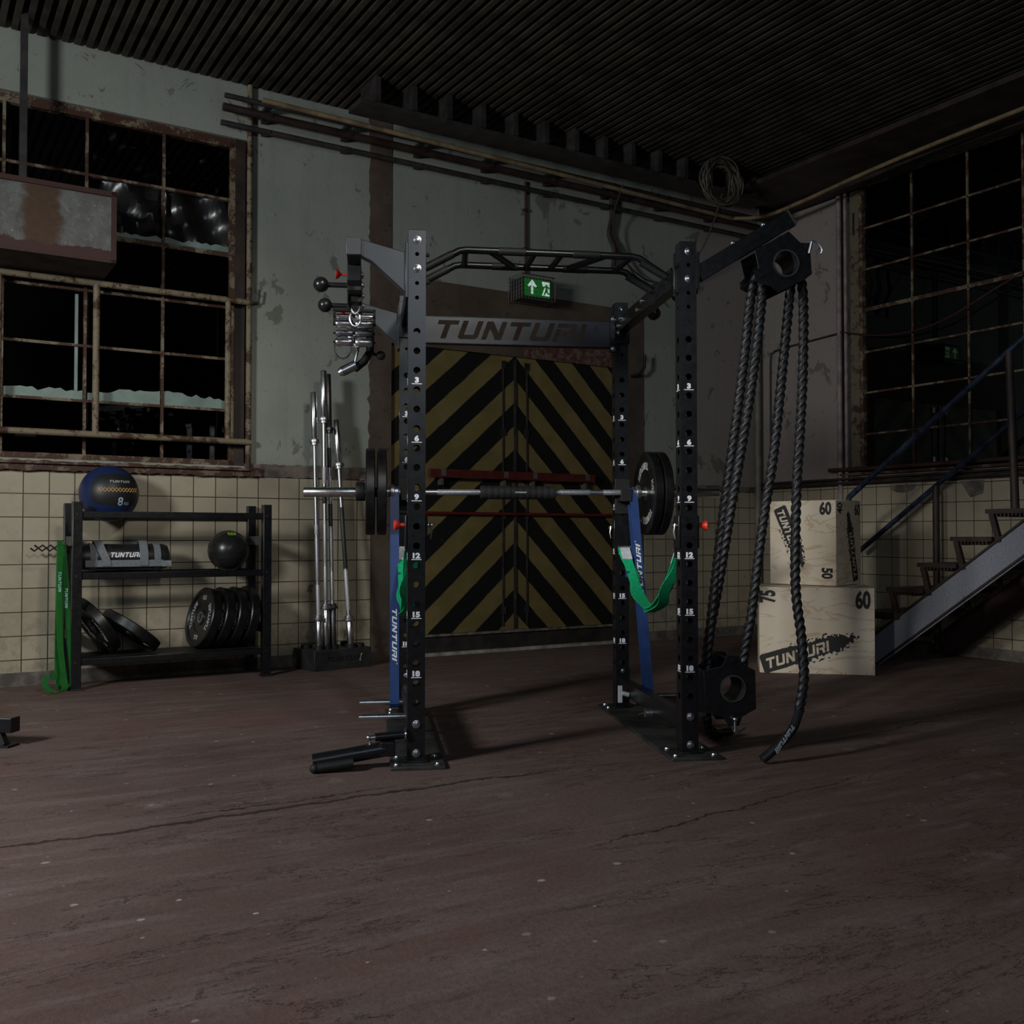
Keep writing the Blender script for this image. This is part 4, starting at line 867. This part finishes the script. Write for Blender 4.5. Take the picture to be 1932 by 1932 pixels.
# ------------------------------------------------------------------ hanging handles under the left rail
cb = thing('carabiner', 'chrome carabiner clipped under the left accessory rail', 'carabiner', RK @ TR(-.258, .45, 2.05))
q = MB(); q.tube([(.022*cos(a*pi/12), 0, -.055+.05*sin(a*pi/12)) for a in range(24)], .006, 8, closed=True); q.build('hook', chrome, cb)
q = MB(); q.tube([(.024*cos(a*pi/12), .012, -.125+.035*sin(a*pi/12)) for a in range(24)], .005, 8, closed=True); q.build('ring', chrome, cb)
q = MB(); q.bx(-.03, .03, -.05, .03, -.06, .0); q.bx(-.034, -.03, -.06, .04, -.09, .0); q.bx(.03, .034, -.06, .04, -.09, .0); q.build('trolley', blkm, cb)
hd = thing('roller_grip_attachment', 'rack of chrome roller grips hanging in a black frame below the left rail', 'handle', RK @ TR(-.262, .55, 1.945) @ SC(1.12, 1.12, 1.12))
q = MB()
for x in (-.082, .082): q.bx(x-.005, x+.005, -.012, .012, -.03, .035)
q.bx(-.087, .087, -.012, .012, .027, .037); q.bx(-.012, .012, -.01, .01, .037, .105); q.build('frame', blkm, hd)
for k, (z, r) in enumerate(((.004, .0105), (-.028, .0185), (-.066, .014), (-.104, .019))):
    for s in (-1, 1):
        q = MB(); q.lathe([(r*.8, 0), (r, .006), (r*1.05, .02), (r*.95, .04), (r*1.02, .06), (r*.8, .07)], TR(s*.005, -.014-.006*(k % 2), z) @ RY(90*s), 16); q.build('roller', chrome if k != 2 else dsteel, hd)
    q = MB(); q.cyl((-.086, -.014-.006*(k % 2), z), (.086, -.014-.006*(k % 2), z), .005, n=8); q.build('rod', blkm, hd)
vh = thing('triangle_grip_attachment', 'close-grip handle with two chrome grips hanging lowest below the left rail', 'handle', RK @ TR(-.24, .66, 1.835) @ SC(1.12, 1.12, 1.12))
q = MB(); q.tube([(.045, 0, .09), (.045, 0, -.02), (.02, -.01, -.065), (-.02, -.02, -.10)], .017, 10); q.bx(-.05, .06, -.01, .01, .05, .09); q.build('frame', blkm, vh)
q = MB(); q.cyl((-.03, -.03, .035), (.02, -.03, .055), .013, n=14); q.cyl((-.03, -.03, .035), (-.045, -.03, .03), .016, .01, n=14); q.build('grip', chrome, vh)
q = MB(); q.cyl((-.072, -.035, -.115), (-.015, -.035, -.085), .021, n=16); q.cyl((-.085, -.035, -.122), (-.072, -.035, -.115), .013, .02, n=16); q.build('grip', chrome, vh)
q = MB(); q.cyl((-.03, -.03, .03), (-.005, -.035, -.03), .011, .005, n=12); q.cyl((.005, -.03, .03), (-.02, -.035, -.08), .006, n=10); q.build('link', chrome, vh)
q = MB(); q.tube([(-.07+.035*cos(a*pi/12), .02, .0+.05*sin(a*pi/12)) for a in range(24)], .003, 6, closed=True); q.build('wire_loop', dsteel, vh)
q = MB(); q.sphere((.09, -.02, -.04), .02, 16); q.cyl((.04, -.01, -.03), (.09, -.02, -.04), .007, n=8); q.build('end_ball', blkm, vh)
# ------------------------------------------------------------------ plyo boxes
def banner(L_, h_, seed, tip=.5):
    rr_ = random.Random(seed); top = []; bot = []; n = 60
    for i in range(n+1):
        t = i/n; hh = h_*(.5 if t < tip else .5*(1-(t-tip)/(1-tip))**.8+.02)
        j = 0 if t < .22 else h_*.13*min(1, (t-.2)*3)
        top.append((L_*(t-.5), hh+rr_.uniform(-j, j*.6))); bot.append((L_*(t-.5), -hh*.92+rr_.uniform(-j*.6, j)))
    top[0] = (-L_*.5+.012, h_*.5); bot[0] = (-L_*.5+.012, -h_*.46); return bot+[(L_*.5+.01, .0)]+top[::-1]+[(-L_*.5, h_*.4), (-L_*.5, -h_*.38)]
def plyo(name, label, m, w, d, hgt):
    o = thing(name, label, 'plyometric box', m)
    q = MB(); q.bx(0, w, 0, d, 0, hgt); q.build('panel', ply, o, bevel=.004, seg=1); return o
def brand(q, m, L_, h_, seed):
    ls, Wl = logo(h_*.52, 1., .3, .16); ls, Wl = logo(h_*.52, (L_*.68)/Wl, .3, .16)
    ls = [[(p[0]-L_*.13, p[1]-.002) for p in l] for l in ls]
    q.loops([banner(L_, h_, seed, .72)]+ls, .0008, m)
    rr_ = random.Random(seed+9)
    for k in range(46):
        x = rr_.uniform(-.18, .48)*L_; e = (.5 if x < .2*L_ else .5*(1-(x/L_-.2)/.32)) ; y = rr_.choice((-1, 1))*h_*(e+rr_.uniform(.02, .14)); s = rr_.uniform(.003, .008)
        q.loops([[(x-s*1.6, y-s*.5), (x+s*.6, y-s*.7), (x+s*1.6, y+s*.5), (x-s*.4, y+s*.7)]], .0008, m)
FX = RX(90)
ink = simple('black_stencil_ink', (.012, .011, .011), .6)
B1 = TR(1.69, 6.82) @ RZ(-12.5)
b1 = plyo('plyo_box', 'wide plywood jump box stencilled 75 and 60 standing on the floor', B1, .75, .5, .585)
q = MB(); brand(q, TR(.33, -.0008, .155) @ FX @ RZ(18), .66, .135, 5); b1l = q.build('logo', ink, b1)
q = MB(); text(q, '60', .155, TR(.675, -.0008, .505) @ FX, .0008, .62, .045); text(q, '75', .14, TR(.055, -.0008, .52) @ FX @ RZ(90), .0008, .62, .045); q.build('stencil', ink, b1)
q = MB()
for x in (.05, .2, .38, .56, .7):
    for z in (.012, .572): q.cyl((x, .001, z), (x, -.0012, z), .004, n=8)
q.build('screw', dsteel, b1)
aa = 43
B2 = TR(2.222, 6.83, .589) @ RZ(-aa) @ TR(-.5, 0, 0)
b2 = plyo('plyo_box', 'upright plywood jump box stencilled 60 and 50 stacked on the wider box', B2, .5, .4, .592)
q = MB(); brand(q, TR(.165, -.0008, .335) @ FX @ RZ(-67), .46, .105, 6); brand(q, TR(.5008, .25, .27) @ RZ(90) @ FX @ RZ(104), .50, .085, 8); q.build('logo', ink, b2)
q = MB(); text(q, '60', .115, TR(.425, -.0008, .535) @ FX, .0008, .75, .045); text(q, '50', .105, TR(.435, -.0008, .085) @ FX @ RZ(-90), .0008, .72, .045)
text(q, '40', .11, TR(.5008, .06, .535) @ RZ(90) @ FX @ RZ(90), .0008, .7, .02); text(q, '60', .11, TR(.5008, .34, .53) @ RZ(90) @ FX, .0008, .8, .02); q.build('stencil', ink, b2)
# ------------------------------------------------------------------ staircase
st = thing('staircase', 'steel staircase with plate stringers rising to the right along the side wall', 'staircase', RM @ TR(1.8, -2.1, 0))
Wd = .84; sl = .704
YZ = M(((0, 0, 1, 0), (-1, 0, 0, 0), (0, 1, 0, 0), (0, 0, 0, 1)))        # 2D (v, z) -> room
vend = 4.2
def stringer(x, z0=.0):
    q = MB(); q.loops([[(-.02, 0+z0), (.02, 0), (.05, 0), (vend, .715*(vend-.03)), (vend, .715*(vend-.03)+.215), (-.02, .195)]], .012, TR(x, 0, 0) @ YZ); return q
stringer(0).build('stringer', stringer_m, st); stringer(Wd).build('stringer', redrust, st)
for x in (0, Wd):
    q = MB(); q.bar((x, -.0, .205), (x, -vend, .205+.717*vend), .04, .012, (0, 0, 1)); q.bar((x, -.03, .006), (x, -vend, .006+.716*(vend-.03)), .04, .012, (0, 0, 1)); q.build('stringer_flange', brownp, st)
for k in range(-2, 14):
    v0 = .124+.257*k; z = .565+.181*k
    if z < .05: continue
    q = MB(); q.bx(-.02, Wd+.02, -v0-.30, -v0, z-.03, z); n = 15
    tr2 = q.build('tread', brownp, st)
    q = MB(); rr_ = random.Random(k)
    for i in range(9): q.bx(-.02, Wd, -v0-.05-.026*i-.01, -v0-.05-.026*i, z-.045-rr_.random()*.012, z-.03)
    q.build('grating_edge', brownp, tr2)
    for x in (0, Wd):
        zs_ = .20+.717*(v0+.085)
        q = MB(); q.bar((x, -v0-.035, z-.03), (x, -v0-.085, max(.02, zs_-.01)), .035, .03, (1, 0, 0)); q.build('tread_bracket', brownp, st)
def handrail(x, m, va, vb, post, off, nm_):
    za = lambda v: 1.215+.706*(v+.22)+off
    q = MB(); q.cyl((x, -va, za(va)), (x, -vb, za(vb)), .021, n=14); hr_ = q.build('handrail', m, st)
    for v in post:
        q = MB(); q.cyl((x+(.05 if x == 0 else 0), -v, max(.0, .2+.717*v+(.13 if x == 0 else -.1))), (x+(.0 if x == 0 else 0), -v, za(v)), .026, n=12); q.build('rail_post', brownp, hr_)
handrail(0, pipe_b, -.215, 4.2, (1.06, 2.6, 4.0), 0, 'a'); handrail(Wd, pipe_b, -.8, 4.2, (-.07, 1.4, 2.9), -.0, 'b')
q = MB(); q.cyl((0, .215, 0), (0, .215, 1.22), .021, n=12); q.build('rail_post', redrust, st)
# things on the wall tile: grey patches below the sill at the stairs
for wv, zz, sx, sz, lb in ((1.62, 1.335, .13, .06, 'half-round'), (2.25, 1.32, .12, .09, 'tapered')):
    q = MB(); pts = [(wv+sx*cos(pi+pi*i/10), zz+.02+sz*1.1*sin(pi+pi*i/10)) for i in range(11)] if lb == 'half-round' else [(wv-sx*.9, zz+.04), (wv-.02, zz-sz), (wv+sx*.7, zz-sz*.7), (wv+sx*.8, zz+.04)]
    q.loops([pts], .006, TR(CU-.02, 0, 0) @ YZ); struct(q.build('trim_12' if lb == 'half-round' else 'trim_13', concrete, None, RM))
# equipment foot at the left edge
ef = thing('equipment_foot', 'black steel bench foot showing only its end at the left edge', 'bench', TR(-2.205, 4.44) @ RZ(-8))
q = MB(); q.bx(-.75, 0, -.03, .035, .062, .128); fb = q.build('beam', blk, ef, bevel=.003)
q = MB(); bolt(q, (-.09, -.03, .095), (0, -1, 0), .016); q.build('bolt', blkm, fb)
q = MB(); q.bar((-.09, 0, .065), (-.045, -.02, .0), .05, .03, (0, 1, 0)); q.bx(-.11, .0, -.05, .03, 0, .01); q.build('leg', blkm, ef)
q = MB(); q.bx(-.75, -.69, -.03, .035, 0, .42); q.build('post', blk, ef)
# ------------------------------------------------------------------ camera, lights
cam = bpy.data.cameras.new('camera'); co = bpy.data.objects.new('camera', cam); C.objects.link(co)
cam.sensor_width = 36; cam.sensor_fit = 'HORIZONTAL'; cam.lens = 1878/1932*36; cam.clip_start = .05
co.location = (0, 0, .934); co.rotation_euler = (radians(90+1.364), 0, 0)
bpy.context.scene.camera = co
def area(name, loc, tgt, sx, sy, power, col):
    l = bpy.data.lights.new(name, 'AREA'); l.shape = 'RECTANGLE'; l.size = sx; l.size_y = sy; l.energy = power; l.color = col
    o = bpy.data.objects.new(name, l); C.objects.link(o); o.location = loc
    o.rotation_euler = (V(tgt)-V(loc)).to_track_quat('-Z', 'Y').to_euler(); return o
area('softbox_left', (-3.7, 1.3, 2.5), (.4, 5.6, .8), .7, .7, 140, (.95, .98, 1.))
area('softbox_behind', (1.05, -2.4, 3.6), (.1, 4.4, 1.8), 3.1, 1.1, 40, (.72, .85, 1.))
def spot(name, loc, tgt, power, ang, blend, rad, col):
    l = bpy.data.lights.new(name, 'SPOT'); l.energy = power; l.spot_size = radians(ang); l.spot_blend = blend; l.shadow_soft_size = rad; l.color = col
    o = bpy.data.objects.new(name, l); C.objects.link(o); o.location = loc; o.rotation_euler = (V(tgt)-V(loc)).to_track_quat('-Z', 'Y').to_euler(); return o
spot('gridded_spot', (1.2, 1.2, 3.8), (-2.5, 6.4, .85), 300, 42, .9, .28, (1., .95, .86))
spot('snooted_spot', (-1.6, .6, 2.5), (2.25, 7.0, .55), 420, 22, .8, .15, (1., .96, .9))
wd = bpy.data.worlds.new('world'); bpy.context.scene.world = wd; wd.use_nodes = True
wd.node_tree.nodes['Background'].inputs[0].default_value = (.5, .55, .6, 1); wd.node_tree.nodes['Background'].inputs[1].default_value = .003
sc = bpy.context.scene
sc.view_settings.view_transform = 'Standard'; sc.view_settings.look = 'None'; sc.view_settings.exposure = .08; sc.view_settings.gamma = 1; sc.view_settings.use_curve_mapping = False
sc.cycles.use_denoising = True; sc.cycles.max_bounces = 6; sc.cycles.sample_clamp_indirect = 4
bpy.context.view_layer.update()
